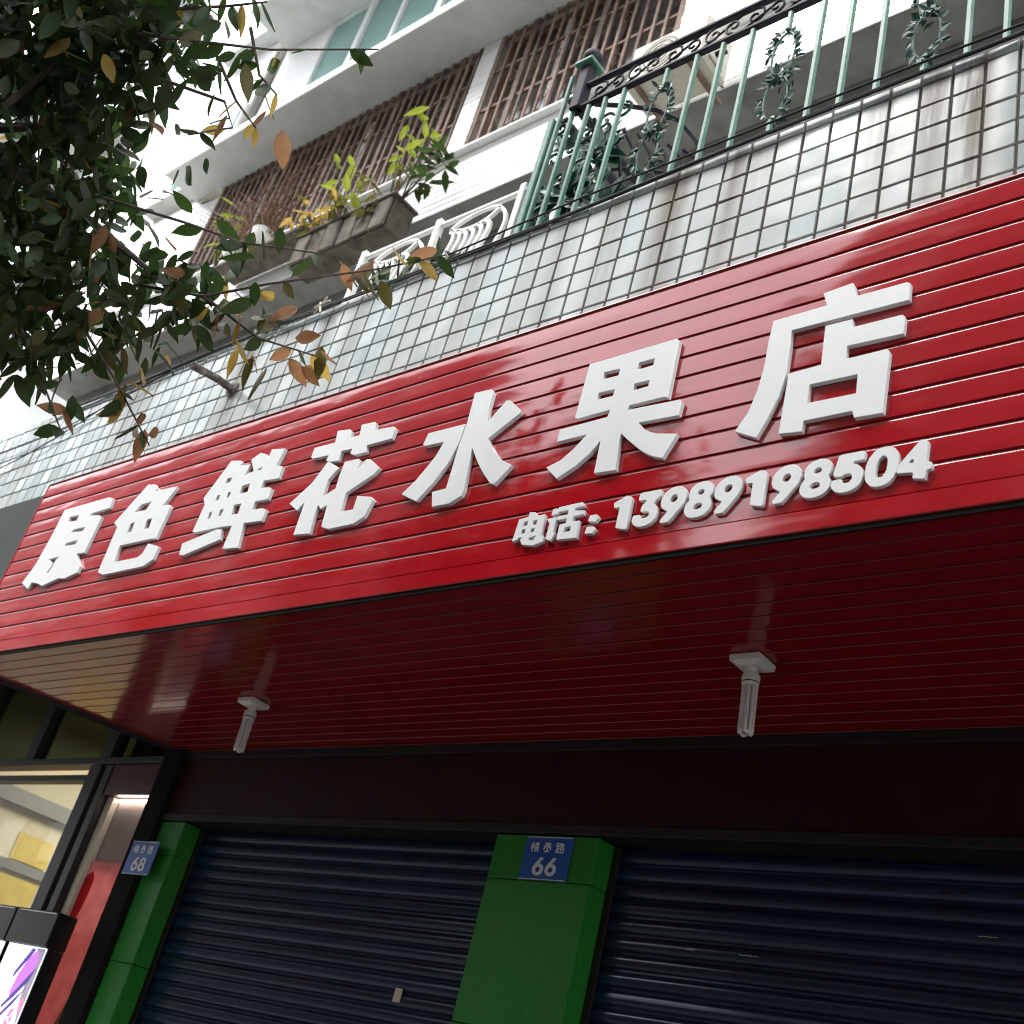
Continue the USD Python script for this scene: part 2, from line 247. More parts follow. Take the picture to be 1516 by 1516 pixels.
LETTERS = {'yuan':([[-6165,4178,-5700,4177,-5645,4161,-5633,4098,-5796,4096,-5829,4082,-5716,4067,-5677,4049,-5683,3830,-5762,3834,-5656,3743,-5657,3706,-5770,3685,-5843,3695,-5991,3667,-6062,3692,-6132,3706,-6147,3668,-6251,3717,-6195,3824,-6171,4007]],[[-6055,4113,-5953,4109,-5953,4071,-6048,4081],[-5938,4013,-5812,4009,-5818,3984,-5947,3994],[-5942,3927,-5826,3929,-5832,3903,-5952,3909],[-6070,3842,-5953,3843,-5973,3822,-5974,3779,-5988,3744,-6012,3750,-5995,3789,-6008,3820]]),'se':([[-5325,4186,-5252,4174,-5208,4141,-5221,4127,-5018,4118,-5020,4098,-5078,4015,-5017,4008,-4993,3991,-5001,3811,-5045,3816,-5330,3819,-5312,3720,-5099,3717,-5066,3735,-5052,3789,-4939,3756,-4941,3685,-5005,3655,-5371,3655,-5433,3678,-5439,3789,-5450,3950,-5504,3982]],[[-5301,4059,-5206,4063,-5228,4014,-5338,4019],[-5322,3950,-5285,3951,-5280,3892,-5319,3893],[-5172,3948,-5125,3948,-5115,3888,-5163,3890]]),'xian':([[-4605,4185,-4519,4167,-4494,4154,-4516,4140,-4426,4127,-4438,4062,-4408,4074,-4371,4076,-4434,4155,-4375,4181,-4318,4160,-4296,4134,-4292,4183,-4185,4164,-4204,4073,-4150,4059,-4145,3993,-4257,4002,-4256,3963,-4185,3952,-4165,3941,-4165,3886,-4260,3890,-4256,3844,-4180,3840,-4144,3827,-4148,3769,-4280,3779,-4249,3647,-4368,3658,-4368,3780,-4457,3788,-4667,3791,-4685,3799,-4680,3948,-4713,3988,-4706,4007],[-4732,3741,-4482,3778,-4441,3772,-4420,3715,-4680,3669,-4718,3679]],[[-4575,4078,-4532,4075,-4542,4049,-4579,4047],[-4599,3985,-4577,3986,-4574,3954,-4603,3955],[-4518,3987,-4493,3986,-4493,3955,-4515,3954],[-4607,3893,-4585,3893,-4581,3855,-4603,3854],[-4523,3893,-4496,3891,-4496,3854,-4521,3854],[-4420,4004,-4362,4008,-4352,3958,-4416,3960],[-4421,3900,-4365,3899,-4358,3842,-4410,3843],[-4353,4080,-4314,4093,-4316,4072]]),'hua':([[-3955,4116,-3816,4114,-3828,4179,-3744,4168,-3724,4154,-3716,4117,-3659,4118,-3670,4175,-3585,4169,-3570,4158,-3567,4122,-3444,4112,-3429,4099,-3431,4048,-3583,4048,-3570,4011,-3642,4011,-3678,4027,-3675,4052,-3747,4054,-3742,4004,-3802,4010,-3832,4023,-3827,4050,-3937,4055,-3954,4066],[-3819,4009,-3801,4007,-3720,3963,-3767,3911,-3760,3824,-3690,3851,-3696,3906,-3694,3987,-3608,3984,-3586,3971,-3591,3921,-3551,3969,-3528,3966,-3445,3904,-3469,3878,-3609,3814,-3599,3721,-3522,3718,-3524,3783,-3432,3762,-3413,3745,-3436,3668,-3489,3645,-3641,3645,-3692,3664,-3707,3773,-3743,3759,-3771,3786,-3770,3737,-3757,3642,-3867,3653,-3874,3818,-3909,3781,-3981,3828,-3870,3918]],[]),'shui':([[-3207,4022,-3004,4020,-3008,3932,-3035,3842,-3085,3762,-3149,3690,-3249,3741,-3193,3791,-3152,3844,-3116,3898,-3097,3956,-3204,3960,-3218,3969],[-3006,4170,-2915,4164,-2899,4146,-2897,4065,-2882,3999,-2812,4083,-2791,4078,-2717,4011,-2721,4001,-2852,3916,-2817,3868,-2784,3831,-2749,3798,-2685,3760,-2750,3690,-2775,3703,-2829,3761,-2869,3811,-2905,3861,-2925,3892,-2899,3692,-2905,3669,-2959,3646,-3047,3647,-3073,3717,-3000,3720,-3004,3918,-2997,4023]],[]),'guo':([[-2433,4150,-2058,4152,-2046,4138,-2043,3897,-2061,3905,-2202,3905,-2206,3886,-1992,3875,-1982,3865,-1985,3810,-2145,3819,-2112,3784,-2084,3765,-2052,3752,-1974,3734,-2015,3649,-2053,3663,-2090,3685,-2120,3708,-2176,3758,-2209,3790,-2209,3765,-2196,3639,-2286,3645,-2292,3780,-2328,3733,-2383,3689,-2450,3656,-2512,3714,-2452,3732,-2404,3771,-2360,3821,-2493,3819,-2494,3872,-2288,3877,-2282,3907,-2426,3903,-2437,3910]],[[-2354,4090,-2283,4086,-2283,4056,-2350,4057],[-2204,4090,-2137,4090,-2137,4060,-2201,4058],[-2356,3999,-2284,3996,-2286,3967,-2355,3968],[-2202,3998,-2138,3996,-2139,3970,-2201,3967]]),'dian':([[-1685,4109,-1500,4112,-1519,4167,-1422,4176,-1415,4164,-1402,4116,-1245,4115,-1234,4107,-1233,4043,-1613,4048,-1608,3981,-1607,3878,-1620,3795,-1647,3717,-1677,3650,-1757,3692,-1721,3754,-1700,3840,-1691,3926,-1690,4036],[-1496,4028,-1407,4026,-1401,3993,-1248,3991,-1239,3979,-1240,3918,-1414,3925,-1412,3874,-1285,3874,-1276,3862,-1277,3644,-1363,3648,-1371,3674,-1524,3676,-1525,3638,-1601,3647,-1599,3871,-1492,3876]],[[-1521,3809,-1368,3806,-1366,3735,-1520,3739]]),'dianhua1':([[-2536,3536,-2509,3531,-2497,3515,-2460,3514,-2457,3429,-2443,3427,-2442,3404,-2481,3395,-2533,3406,-2546,3427,-2539,3436,-2559,3436,-2560,3429,-2582,3425,-2576,3513,-2535,3516]],[[-2550,3499,-2531,3500,-2532,3482,-2551,3481],[-2508,3497,-2490,3498,-2490,3479,-2508,3479],[-2551,3469,-2533,3469,-2534,3451,-2552,3451],[-2509,3466,-2492,3467,-2493,3451,-2510,3449],[-2508,3430,-2477,3434,-2485,3418,-2507,3418]]),'dianhua2':([[-2429,3530,-2408,3529,-2401,3506,-2432,3506],[-2446,3492,-2405,3495,-2406,3428,-2394,3432,-2409,3403,-2431,3412,-2430,3472],[-2406,3533,-2307,3536,-2295,3519,-2333,3517,-2333,3506,-2291,3502,-2292,3486,-2332,3484,-2332,3463,-2302,3463,-2297,3397,-2382,3402,-2384,3461,-2358,3462,-2359,3482,-2402,3480,-2402,3495,-2359,3497,-2360,3514,-2404,3514]],[[-2358,3446,-2332,3448,-2332,3428,-2359,3426]]),'colon':([[-2260,3476,-2233,3475,-2222,3460,-2233,3447,-2264,3454],[-2263,3431,-2235,3430,-2224,3417,-2236,3404,-2266,3408]],[])}
# ------------------------------------------------------------------ the setting: ground
top('ground', box(-60, 60, -60, 40, -0.6, -0.01), 'paving', kind='structure')
top('road', box(-60, 60, -11.5, -4.0, -0.009, 0.0), 'asphalt', kind='structure')
top('pavement', box(-60, 60, -3.9, 1.62, -0.009, 0.12), 'paving', kind='structure')
top('kerb', bbox(-60, 60, -4.0, -3.903, -0.009, 0.125, .01), 'concrete', kind='structure')
top('far_pavement', box(-60, 60, -16, -11.5, -0.009, 0.12), 'paving', kind='structure')

# ------------------------------------------------------------------ the apartment building over the shop
B = thing('apartment_building', 'old white tiled apartment building with barred windows rising above the red shop sign', 'building', (-5, 0.3, 0))
XR = 2.2
par = part(B, 'tiled_parapet', cat(box(-14, -6.56, 0.107, 0.26, 4.13, 5.193), box(-6.558, XR, 0.107, 0.26, 3.3, 5.193)), 'grout')
PT, tiles = 0.1117, []
zj = [4.361, 4.473, 4.585, 4.697, 4.809, 4.921, 5.033, 5.145, 5.2]
for r in range(8):
    z0, z1 = zj[r] + .0038, zj[r + 1] - (.0038 if r < 7 else 0.002)
    for c in range(-12, 115):
        x1 = -0.99 - PT * c - .0038; x0 = -0.99 - PT * (c + 1) + .0038
        y = 0.1 + jit(.0012); t = jit(.0012); b = .003
        v = [(x0, .109, z0), (x1, .109, z0), (x1, .109, z1), (x0, .109, z1), (x0 + b, y - t, z0 + b), (x1 - b, y + t, z0 + b), (x1 - b, y + t, z1 - b), (x0 + b, y - t, z1 - b)]
        f = [(4, 5, 6), (4, 6, 7), (0, 1, 5), (0, 5, 4), (1, 2, 6), (1, 6, 5), (2, 3, 7), (2, 7, 6), (3, 0, 4), (3, 4, 7)]
        vis = -0.9 > x0 > -8.2 and r > 0
        tiles.append((abs(x0 + 1.0) if vis else 99, trimesh.Trimesh(np.array(v), np.array(f), process=False)))
tiles.sort(key=lambda q: q[0])
for d, m in tiles[:300]: part(par, 'tile', m, 'wall_tile')
part(par, 'tile_field', cat([m for d, m in tiles[300:]]), 'wall_tile', kind='stuff')
part(B, 'lower_wall', cat(box(-14, -6.0, 0.262, 0.5, 4.13, 4.158), box(-5.9, XR, 0.262, 0.5, 3.32, 4.158)), 'shaded_dirty_concrete')
part(B, 'terrace_floor', box(-14, XR, 0.262, 2.19, 4.16, 4.3), 'concrete')
part(B, 'recessed_wall', box(-12.7, XR, 2.19, 2.5, 4.3, 8.098), 'plaster_grey')  # shade of the recess is darkened into this plaster colour
part(B, 'beam', box(-12.6, XR, 2.06, 2.188, 7.93, 8.097), 'shaded_dirty_concrete', 'shade-darkened stained concrete beam under the second floor slab')
part(B, 'floor_slab', box(-12.72, XR, 1.714, 3.2, 8.1, 8.25), 'shaded_dirty_concrete')
ZB, ZS, ZT = 8.1, 8.77, 10.27
up = part(B, 'upper_wall', cat(box(-12.7, XR, 1.707, 1.9, 8.252, ZS - .01), box(-12.7, -10.42, 1.707, 1.9, ZS - .008, ZT), box(-6.44, -6.22, 1.707, 1.9, ZS - .008, ZT), box(-4.1, XR, 1.707, 1.9, ZS - .008, ZT)), 'white_grout')
def courses(x0, x1, za, zb, n):
    h = (zb - za) / n
    for i in range(n):
        y = 1.7 + jit(.001)
        part(up, 'tile_course', bbox(x0, x1, y, 1.712, za + i * h + .003, za + (i + 1) * h - .003, .0025), 'white_tile')
courses(-12.72, XR, ZB, ZS - .04, 9)
for x0, x1 in ((-12.72, -10.42), (-6.44, -6.22), (-4.1, XR)): courses(x0, x1, ZS, ZT, 21)
part(B, 'window_sill', bbox(-12.72, XR, 1.64, 1.73, ZS - .038, ZS - .002, .006), 'white_paint')
for x0, x1 in ((-10.42, -6.44), (-6.22, -4.1)):
    w = part(B, 'window', cat(box(x0, x1, 1.8, 1.86, ZS, ZS + .06), box(x0, x1, 1.8, 1.86, ZT - .06, ZT - .001), box(x0, x0 + .05, 1.8, 1.86, ZS + .06, ZT - .06), box(x1 - .05, x1, 1.8, 1.86, ZS + .06, ZT - .06)), 'rust_bar')
    n = max(2, int(round((x1 - x0) / .8)))
    for i in range(n):
        a, b = x0 + .05 + (x1 - x0 - .1) * i / n, x0 + .05 + (x1 - x0 - .1) * (i + 1) / n
        part(w, 'pane', box(a + .03, b - .03, 1.835, 1.842, ZS + .06, ZT - .06), 'window_dark')
        part(w, 'mullion', box(a - .03, a + .03, 1.81, 1.852, ZS + .06, ZT - .06), 'frame_white' if i % 2 else 'rust_bar')
        part(w, 'curtain', box(a + .06, b - rng.uniform(.1, .45), 1.86, 1.87, ZS + .06, ZT - .06), 'curtain')
# the slab of the third floor, its glazed balcony, and the slab above
for zs, xl in ((10.273, -10.96), (13.16, -10.99)):
    part(B, 'floor_slab', box(xl, XR, 1.247, 3.2, zs, zs + .1), 'concrete')
    part(B, 'slab_edge', bbox(xl - .006, XR, 1.225, 1.245, zs - .012, zs + .105, .004), 'white_paint', 'white painted front edge of the slab')
gw = part(B, 'glazed_balcony', cat(box(-11.0, -10.12, 1.9, 2.05, 10.375, 13.158)), 'white_paint')
x = -10.09; k = 0
while x < XR - .7:
    part(gw, 'pane', box(x + .03, x + .70, 1.94, 1.948, 10.43, 13.1), 'teal_glass')
    part(gw, 'mullion', bbox(x - .03, x + .03 + .035 * (k % 2), 1.895, 1.96, 10.377, 13.157, .006), 'frame_white')
    x += .73; k += 1
part(gw, 'rail', cat(box(-10.1, XR, 1.9, 1.97, 10.377, 10.43), box(-10.1, XR, 1.9, 1.97, 13.1, 13.157)), 'frame_white')
part(B, 'top_wall', box(-11, XR, 1.9, 3.2, 13.262, 17), 'white_paint')
part(B, 'inner_wall', box(-12.7, XR, 2.6, 2.8, 8.26, 13.1), 'shop_wall_brown')
for z in (11.0, 13.9):
    w = part(B, 'window', cat(box(-12.5, -11.5, 1.91, 1.949, z, z + 1.5)), 'frame_white')
    for x in (-12.44, -11.97): part(w, 'pane', box(x, x + .41, 1.895, 1.909, z + .07, z + 1.43), 'teal_glass')
    part(B, 'window_sill', bbox(-12.62, -11.38, 1.75, 1.949, z - .13, z - .03, .008), 'concrete')
part(B, 'downpipe', rod((-11.2, 1.9, 10.3), (-11.2, 1.9, 17), .06), 'plaster_grey')
part(B, 'side_wall', box(-12.7, -11.06, 1.95, 3.2, 10.3, 17), 'white_paint')

# barred window grilles
def grille(x0, x1, label):
    g = thing('window_grille', label, 'window grille', (x0, 1.7, ZS), 'brown security grilles over the second floor windows')
    part(g, 'frame', cat(*[box(x0, x1, 1.715, 1.735, z, z + .03) for z in (ZS + .02, ZS + .5, ZS + 1.0, ZT - .05)]), 'rust_bar')
    n = int((x1 - x0) / .118)
    for i in range(n + 1):
        x = x0 + (x1 - x0 - .03) * i / n
        part(g, 'bar', box(x, x + .028 + (.03 if i % 7 == 3 else 0), 1.70, 1.714, ZS + .002, ZT - .004), 'rust_bar')
    for i in range(0, n, 2):
        x = x0 + (x1 - x0 - .03) * (i + .5) / n + .014
        for z in (ZS + .3, ZS + .8):
            a = np.linspace(0, 2 * math.pi, 9)[:-1]
            part(g, 'ring', tube([(x + .04 * math.cos(q), 1.707, z + .06 * math.sin(q)) for q in a], .005, 4, True), 'rust_bar')
grille(-10.4, -6.46, 'long rusty brown barred grille left of the narrow white tiled pillar, behind the planter')
grille(-6.2, -4.12, 'shorter rusty brown barred grille between the white tiled pillar and the air conditioner')

# white building further left
L = thing('white_building', 'bright white building glimpsed through the leaves beyond the end of the slabs', 'building', (-20, 1.4, 0))
lw = part(L, 'wall', box(-34, -13.6, 1.5, 9, 0, 19), 'white_paint')
for i in range(6):
    for j in range(6):
        if j == 0: continue
        f = part(L, 'window', box(-16.2 - 2.9 * i, -14.6 - 2.9 * i, 1.44, 1.495, 1.2 + 2.9 * j, 2.7 + 2.9 * j), 'frame_white')
        part(f, 'pane', cat(box(-16.12 - 2.9 * i, -15.44 - 2.9 * i, 1.425, 1.438, 1.28 + 2.9 * j, 2.62 + 2.9 * j), box(-15.36 - 2.9 * i, -14.68 - 2.9 * i, 1.425, 1.438, 1.28 + 2.9 * j, 2.62 + 2.9 * j)), 'teal_glass')
for j in range(1, 6):
    part(L, 'ledge', box(-34, -13.62, 1.1, 1.498, .85 + 2.9 * j, .97 + 2.9 * j), 'concrete')

# ------------------------------------------------------------------ the red shop sign
S = thing('shop_sign', 'long glossy red plank sign board with raised white Chinese characters and a phone number', 'sign', (-2.6, 0, 3.3))
XL, XE, PP = -6.57, 1.3, 0.0887
part(S, 'backing', box(XL + .005, XE, .0135, .104, 3.29, 4.43), 'dark_trim')
for i in range(12):
    z = 3.372 + PP * i
    pr = [(0.0135, z), (0, z), (-.0004, z + .02), (0, z + .0725), (.0012, z + .0762), (.0030, z + .0795), (.0065, z + .0812), (.0065, z + PP), (.0135, z + PP)]
    pk_ = part(S, 'plank', profile_x(pr, XL + jit(.002), XE), 'red_panel_chipped' if i >= 11 else 'red_panel', smooth=25)
    part(pk_, 'lip', profile_x([(.0004, z + .0768), (.0010, z + .0758), (.0032, z + .0800), (.0050, z + .0818), (.0040, z + .0820)], XL + .004, XE - .002), 'edge_glint', smooth=40)  # added strip that draws the bright reflection line along the plank edge
part(S, 'bottom_trim', bbox(XL, XE, -.004, .03, 3.298, 3.368, .003), 'red_panel')
part(S, 'top_cap', bbox(XL - .004, XE, -.003, .106, 4.4365, 4.4415, .0015), 'edge_glint')  # top edge highlight put into the cap colour
part(S, 'end_trim', bbox(XL - .012, XL - .001, -.003, .104, 3.3, 4.436, .002), 'red_panel')
D1 = [(-2.182, 3.5017), (-2.1355, 3.5219), (-2.1171, 3.5168), (-2.1107, 3.509), (-2.1086, 3.3998), (-2.1144, 3.3953), (-2.1529, 3.4059), (-2.1542, 3.4833), (-2.1756, 3.4826)]
D4 = [(-1.2284, 3.4445), (-1.2272, 3.4596), (-1.1688, 3.5315), (-1.1588, 3.5326), (-1.1452, 3.5232), (-1.1472, 3.4617), (-1.1313, 3.4546), (-1.1312, 3.4363), (-1.146, 3.4333), (-1.148, 3.4071), (-1.182, 3.4139), (-1.1807, 3.4334), (-1.2262, 3.4384)]
H4 = [(-1.1989, 3.4637), (-1.1804, 3.4869), (-1.1826, 3.4621)]
NAMES = {'yuan': 'white character meaning original, leftmost', 'se': 'white character meaning colour', 'xian': 'white character meaning fresh', 'hua': 'white character meaning flower', 'shui': 'white character meaning water',
         'guo': 'white character meaning fruit', 'dian': 'white character meaning shop, rightmost and largest', 'dianhua1': 'first small white character of the word telephone', 'dianhua2': 'second small white character of the word telephone', 'colon': 'white colon before the phone number'}
def pts(l): return [(l[i] / 1000, l[i + 1] / 1000) for i in range(0, len(l), 2)]
for k, (o, h) in LETTERS.items():
    g = union_all([Polygon(pts(q)).buffer(0) for q in o])
    for q in h: g = g.difference(Polygon(pts(q)).buffer(0))
    r = .003 if len(k) < 5 else .0015
    g = g.buffer(-r).buffer(2 * r, join_style='mitre').buffer(-r) if False else g.buffer(r * .6).buffer(-r * .6)
    part(S, 'character' if k != 'colon' else 'colon', xz(g, -.0006, .017 if len(k) < 5 else .014), 'letter_white', NAMES[k])
def glyph(ch, h, grow=0.0):
    """Outline of a character from the lettering helper, as a shape with its lower left corner at 0, 0."""
    m = meshkit.text_mesh(ch, h, 0.01, bold=True)
    f = m.faces; v = m.vertices; top_ = [t for t in f if (v[t][:, 2] > .005).all()]
    g = union_all([Polygon(v[t][:, :2]).buffer(1e-6) for t in top_]).buffer(grow)
    x0, y0, x1, y1 = g.bounds; return affinity.translate(g, -x0, -y0)
for i, ch in enumerate('13989198504'):
    g = glyph(ch, .118, .0058); x0, y0, x1, y1 = g.bounds
    w = .066 if ch == '1' else .093
    if ch in '14':
        g = Polygon(D1) if ch == '1' else Polygon(D4).difference(Polygon(H4)); x0, y0, x1, y1 = g.bounds; g = affinity.translate(g, -x0, -y0)
        w = x1 - x0; y1 -= y0; y0 = 0; x0, x1 = 0, w
    g = affinity.scale(g, w / (x1 - x0), .129 / (y1 - y0), origin=(0, 0))
    cx = -2.136 + .0963 * i
    g = affinity.translate(affinity.skew(g, 0 if ch in '14' else 4, 0, origin=(0, 0)), cx - w / 2, 3.398).buffer(.005).buffer(-.009).buffer(.004).simplify(.0004)
    part(S, 'digit', xz(g, -.0006, .014), 'letter_white', f'white raised number {ch}, place {i + 1} in the phone number')

# ------------------------------------------------------------------ soffit under the sign
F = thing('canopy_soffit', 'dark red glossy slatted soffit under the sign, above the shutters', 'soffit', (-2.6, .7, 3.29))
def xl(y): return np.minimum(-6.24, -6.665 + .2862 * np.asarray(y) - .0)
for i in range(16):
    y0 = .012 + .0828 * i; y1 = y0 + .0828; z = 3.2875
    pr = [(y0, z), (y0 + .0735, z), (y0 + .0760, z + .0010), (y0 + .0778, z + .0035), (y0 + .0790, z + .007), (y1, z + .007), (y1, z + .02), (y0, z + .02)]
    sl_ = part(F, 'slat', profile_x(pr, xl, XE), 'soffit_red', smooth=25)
    part(sl_, 'lip', profile_x([(y1 - .0012, z + .0064), (y1 - .0018, z + .0018), (y1 - .0006, z - .0006), (y1 + .0003, z - .0004), (y1 - .0004, z + .0064)], lambda y: xl(y) + .01, XE - .002), 'seam_glint', smooth=40)  # added strip that draws the highlight along each seam
q = np.array([(-6.665, 0.0), (-6.28, 1.345)])
part(F, 'end_trim', cat(tube([(q[0][0] - .02, 0.0, 3.295), (q[1][0] - .02, 1.345, 3.295)], .032, 4)), 'dark_trim')
part(F, 'front_trim', box(-6.6, XE, .002, .011, 3.281, 3.297), 'matte_black')

# ------------------------------------------------------------------ shop front below
H = thing('shuttered_shop', 'dark maroon fascia band on green tiled columns around the closed shutters', 'shop front', (-3, 1.4, .12))
part(H, 'fascia', cat(box(-6.36, XR, 1.338, 1.62, 2.905, 3.31)), 'fascia_dark')
part(H, 'fascia_lip', cat(bbox(-6.36, XR, 1.32, 1.337, 2.858, 2.9, .004), box(-6.2, XR, 1.337, 1.62, 2.86, 2.903)), 'dark_trim')
part(H, 'top_strip', bbox(-6.24, XR, 1.325, 1.337, 3.235, 3.283, .003), 'dark_trim')
part(H, 'back_wall', box(-6.3, XR, 1.62, 1.8, .12, 3.3), 'concrete')
for xa, xb in ((-6.19, -5.962), (-3.58, -3.02), (-.42, .2)):
    c = part(H, 'column', box(xa + .006, xb - .006, 1.345, 1.62, .12, 2.856), 'dark_trim')
    zz = [.122, .31, .896, 1.482, 2.068, 2.66, 2.855]
    for a, b in zip(zz[:-1], zz[1:]):
        part(c, 'tile', bbox(xa, xb, 1.3375, 1.36, a + .0018, b - .0018, .0025), 'green_column')
        part(c, 'tile', bbox(xb - .006, xb + .001, 1.3605, 1.62, a + .0018, b - .0018, .001), 'green_column')
        part(c, 'tile', bbox(xa - .001, xa + .006, 1.3605, 1.62, a + .0018, b - .0018, .001), 'green_column')
def shutter(xa, xb, label, vents):
    s = thing('roller_shutter', label, 'roller shutter', ((xa + xb) / 2, 1.49, .12))
    p = .0692; z = 2.862 - p; y = 1.478
    i = 0
    while z > .16:
        a = [(0.004, 0), (-.001, .003), (-.0075, .009), (-.0105, .018), (-.0115, .029), (-.0105, .041), (-.0075, .051), (-.002, .058), (.004, .0605), (.0045, .0692), (.0085, .0692), (.0085, 0)]
        part(s, 'slat', profile_x([(y + u + jit(.0009), z + v) for u, v in a], xa, xb), 'shutter_blue', smooth=35)
        if i == 1:
            for vx in vents:
                for d in (-.032, .032):
                    e = affinity.scale(Point(vx + d, z + .029).buffer(1, 8), .019, .008)
                    part(s, 'vent_slot', xz(e, y - .0095, .0035), 'vent_black')
        z -= p; i += 1
    part(s, 'bottom_bar', bbox(xa, xb, y - .012, y + .02, .124, z + p - .001, .004), 'dark_trim')
    for x0 in (xa - .0, xb - .03): part(s, 'guide_rail', box(x0, x0 + .03, y - .03, y - .014, .122, 2.857), 'dark_trim')
    return s
shutter(-5.96, -3.582, 'dark blue roller shutter between the number 68 and the number 66 columns', [-5.376 + .2455 * k for k in range(7)])
s2 = shutter(-3.018, -.422, 'dark blue roller shutter to the right of the number 66 column, with painted highlight dashes on its slats', [-2.82 + .2455 * k for k in range(9)])
s1 = '/World/roller_shutter'
part(s1, 'sticker', box(-4.075, -4.03, 1.4625, 1.4665, 2.12, 2.178), 'sticker', 'small pale sticker on the shutter')
for k in range(6):                                                   # pale dashes standing in for broken highlights on the slats' ridges
    x = rng.uniform(-2.9, -1.0); zz = 2.862 - .0692 * rng.randint(2, 12) + .029
    part(s2, 'scratch', box(x, x + rng.uniform(.02, .08), 1.4658, 1.4668, zz, zz + .002), 'sticker')

# house number plates
def unit(strokes, w):
    return union_all([LineString(s).buffer(w, cap_style='flat') for s in strokes])
R4 = lambda a, b, c, d: [(a, b), (c, b), (c, d), (a, d), (a, b)]
ROADNAME = [
    [[(.2, 0), (.2, 1)], [(.02, .72), (.42, .72)], [(.2, .7), (.03, .35)], [(.2, .7), (.4, .4)], [(.48, .86), (1, .86)], [(.63, .97), (.63, .76)], [(.85, .97), (.85, .76)], R4(.58, .46, .92, .68), [(.46, .32), (1, .32)], [(.73, .34), (.5, 0)], [(.77, .34), (1, 0)]],
    [[(.15, .9), (.85, .9)], [(.2, .75), (.8, .75)], [(.05, .59), (.95, .59)], [(.5, 1), (.05, .3)], [(.55, .6), (.98, .3)], [(.5, .45), (.5, 0)], [(.5, .25), (.2, .02)], [(.5, .25), (.8, .02)]],
    [R4(.05, .65, .4, .95), [(.23, .65), (.23, .05)], [(.23, .4), (.42, .4)], [(.08, .42), (.08, .05)], [(.02, .05), (.45, .05)], [(.65, 1), (.5, .65)], [(.62, .85), (.92, .85)], [(.92, .85), (.5, .4)], [(.62, .75), (1, .42)], R4(.58, .02, .92, .35)]]
def plate(x0, x1, z0, z1, y, num, label):
    p = thing('house_number_plate', label, 'number plate', ((x0 + x1) / 2, y, z0))
    part(p, 'plate', bbox(x0, x1, y - .006, y, z0, z1, .0015), 'plate_blue')
    for z in (z0 + .0005, z1 - .0035): part(p, 'rim', box(x0 + .004, x1 - .004, y - .0085, y - .0062, z, z + .003), 'plate_white')
    w, h = x1 - x0, z1 - z0
    for i, g in enumerate(ROADNAME):
        s = affinity.translate(affinity.scale(unit(g, .065), w * .17, h * .23, origin=(0, 0)), x0 + w * (.13 + .27 * i), z0 + h * .64)
        part(p, 'road_name', xz(s, y - .0062, .0015), 'plate_white')
    for i, ch in enumerate(num):
        s = glyph(ch, h * .36, .001); b = s.bounds; s = affinity.scale(s, w * .235 / (b[2] - b[0]), h * .42 / (b[3] - b[1]), origin=(0, 0))
        part(p, 'number', xz(affinity.translate(s, x0 + w * (.26 + .27 * i), z0 + h * .1), y - .0062, .0015), 'plate_white')
plate(-3.397, -3.142, 2.662, 2.845, 1.336, '66', 'blue house number plate reading 66 on the middle green column')
plate(-6.335, -6.066, 2.528, 2.718, 1.298, '68', 'blue house number plate reading 68 beside the left green column')

# energy saving lamps under the soffit
def lamp(x, y, label, drop, lean):
    z = 3.2875; l = thing('energy_saving_lamp', label, 'lamp', (x, y, z), 'unlit lamps under the soffit')
    b = trimesh.convex.convex_hull(np.array([(x + sx * a, y + sy * a, z - h) for sx in (-1, 1) for sy in (-1, 1) for a, h in ((.054, .001), (.058, .006), (.056, .026), (.034, .036))]))
    part(l, 'ceiling_rose', b, 'lamp_plastic')
    sh = lambda m: (m.apply_transform(trimesh.transformations.rotation_matrix(lean, (0, 1, 0), (x, y, z))), m)[1]
    part(l, 'socket', sh(lathe([(0, z - .055), (.018, z - .055), (.02, z - .045), (.018, z - .034), (0, z - .034)], x, y)), 'shop_frame' if False else 'concrete')
    part(l, 'ballast', sh(lathe([(0, z - .088), (.03, z - .088), (.0315, z - .08), (.0315, z - .068), (.026, z - .057), (.012, z - .0555), (0, z - .0555)], x, y)), 'lamp_plastic', smooth=40)
    part(l, 'ring', sh(lathe([(0, z - .092), (.029, z - .092), (.029, z - .0885), (0, z - .0885)], x, y)), 'dark_trim')
    part(l, 'collar', sh(lathe([(0, z - .104), (.027, z - .104), (.0295, z - .1), (.0295, z - .0925), (0, z - .0925)], x, y)), 'lamp_plastic', smooth=40)
    for k in range(4):
        a = math.pi / 4 + k * math.pi / 2; r = .0185; u = np.array([math.cos(a), math.sin(a)]); t = np.array([-u[1], u[0]]) * .0085
        P_ = [(x + u[0] * r - t[0], y + u[1] * r - t[1], z - .104), (x + u[0] * r - t[0], y + u[1] * r - t[1], z - drop + .012)]
        for q in np.linspace(0, math.pi, 7)[1:-1]:
            c = -math.cos(q); P_.append((x + u[0] * r + t[0] * c, y + u[1] * r + t[1] * c, z - drop + .012 - .012 * math.sin(q)))
        P_ += [(x + u[0] * r + t[0], y + u[1] * r + t[1], z - drop + .012), (x + u[0] * r + t[0], y + u[1] * r + t[1], z - .104)]
        part(l, 'tube', sh(tube(P_, .0078, 8)), 'lamp_tube', smooth=50)
lamp(-2.028, .707, 'unlit compact fluorescent lamp under the soffit, right one above the right shutter', .272, -.05)
lamp(-4.854, .749, 'unlit compact fluorescent lamp under the soffit, left one above the left shutter', .262, -.07)

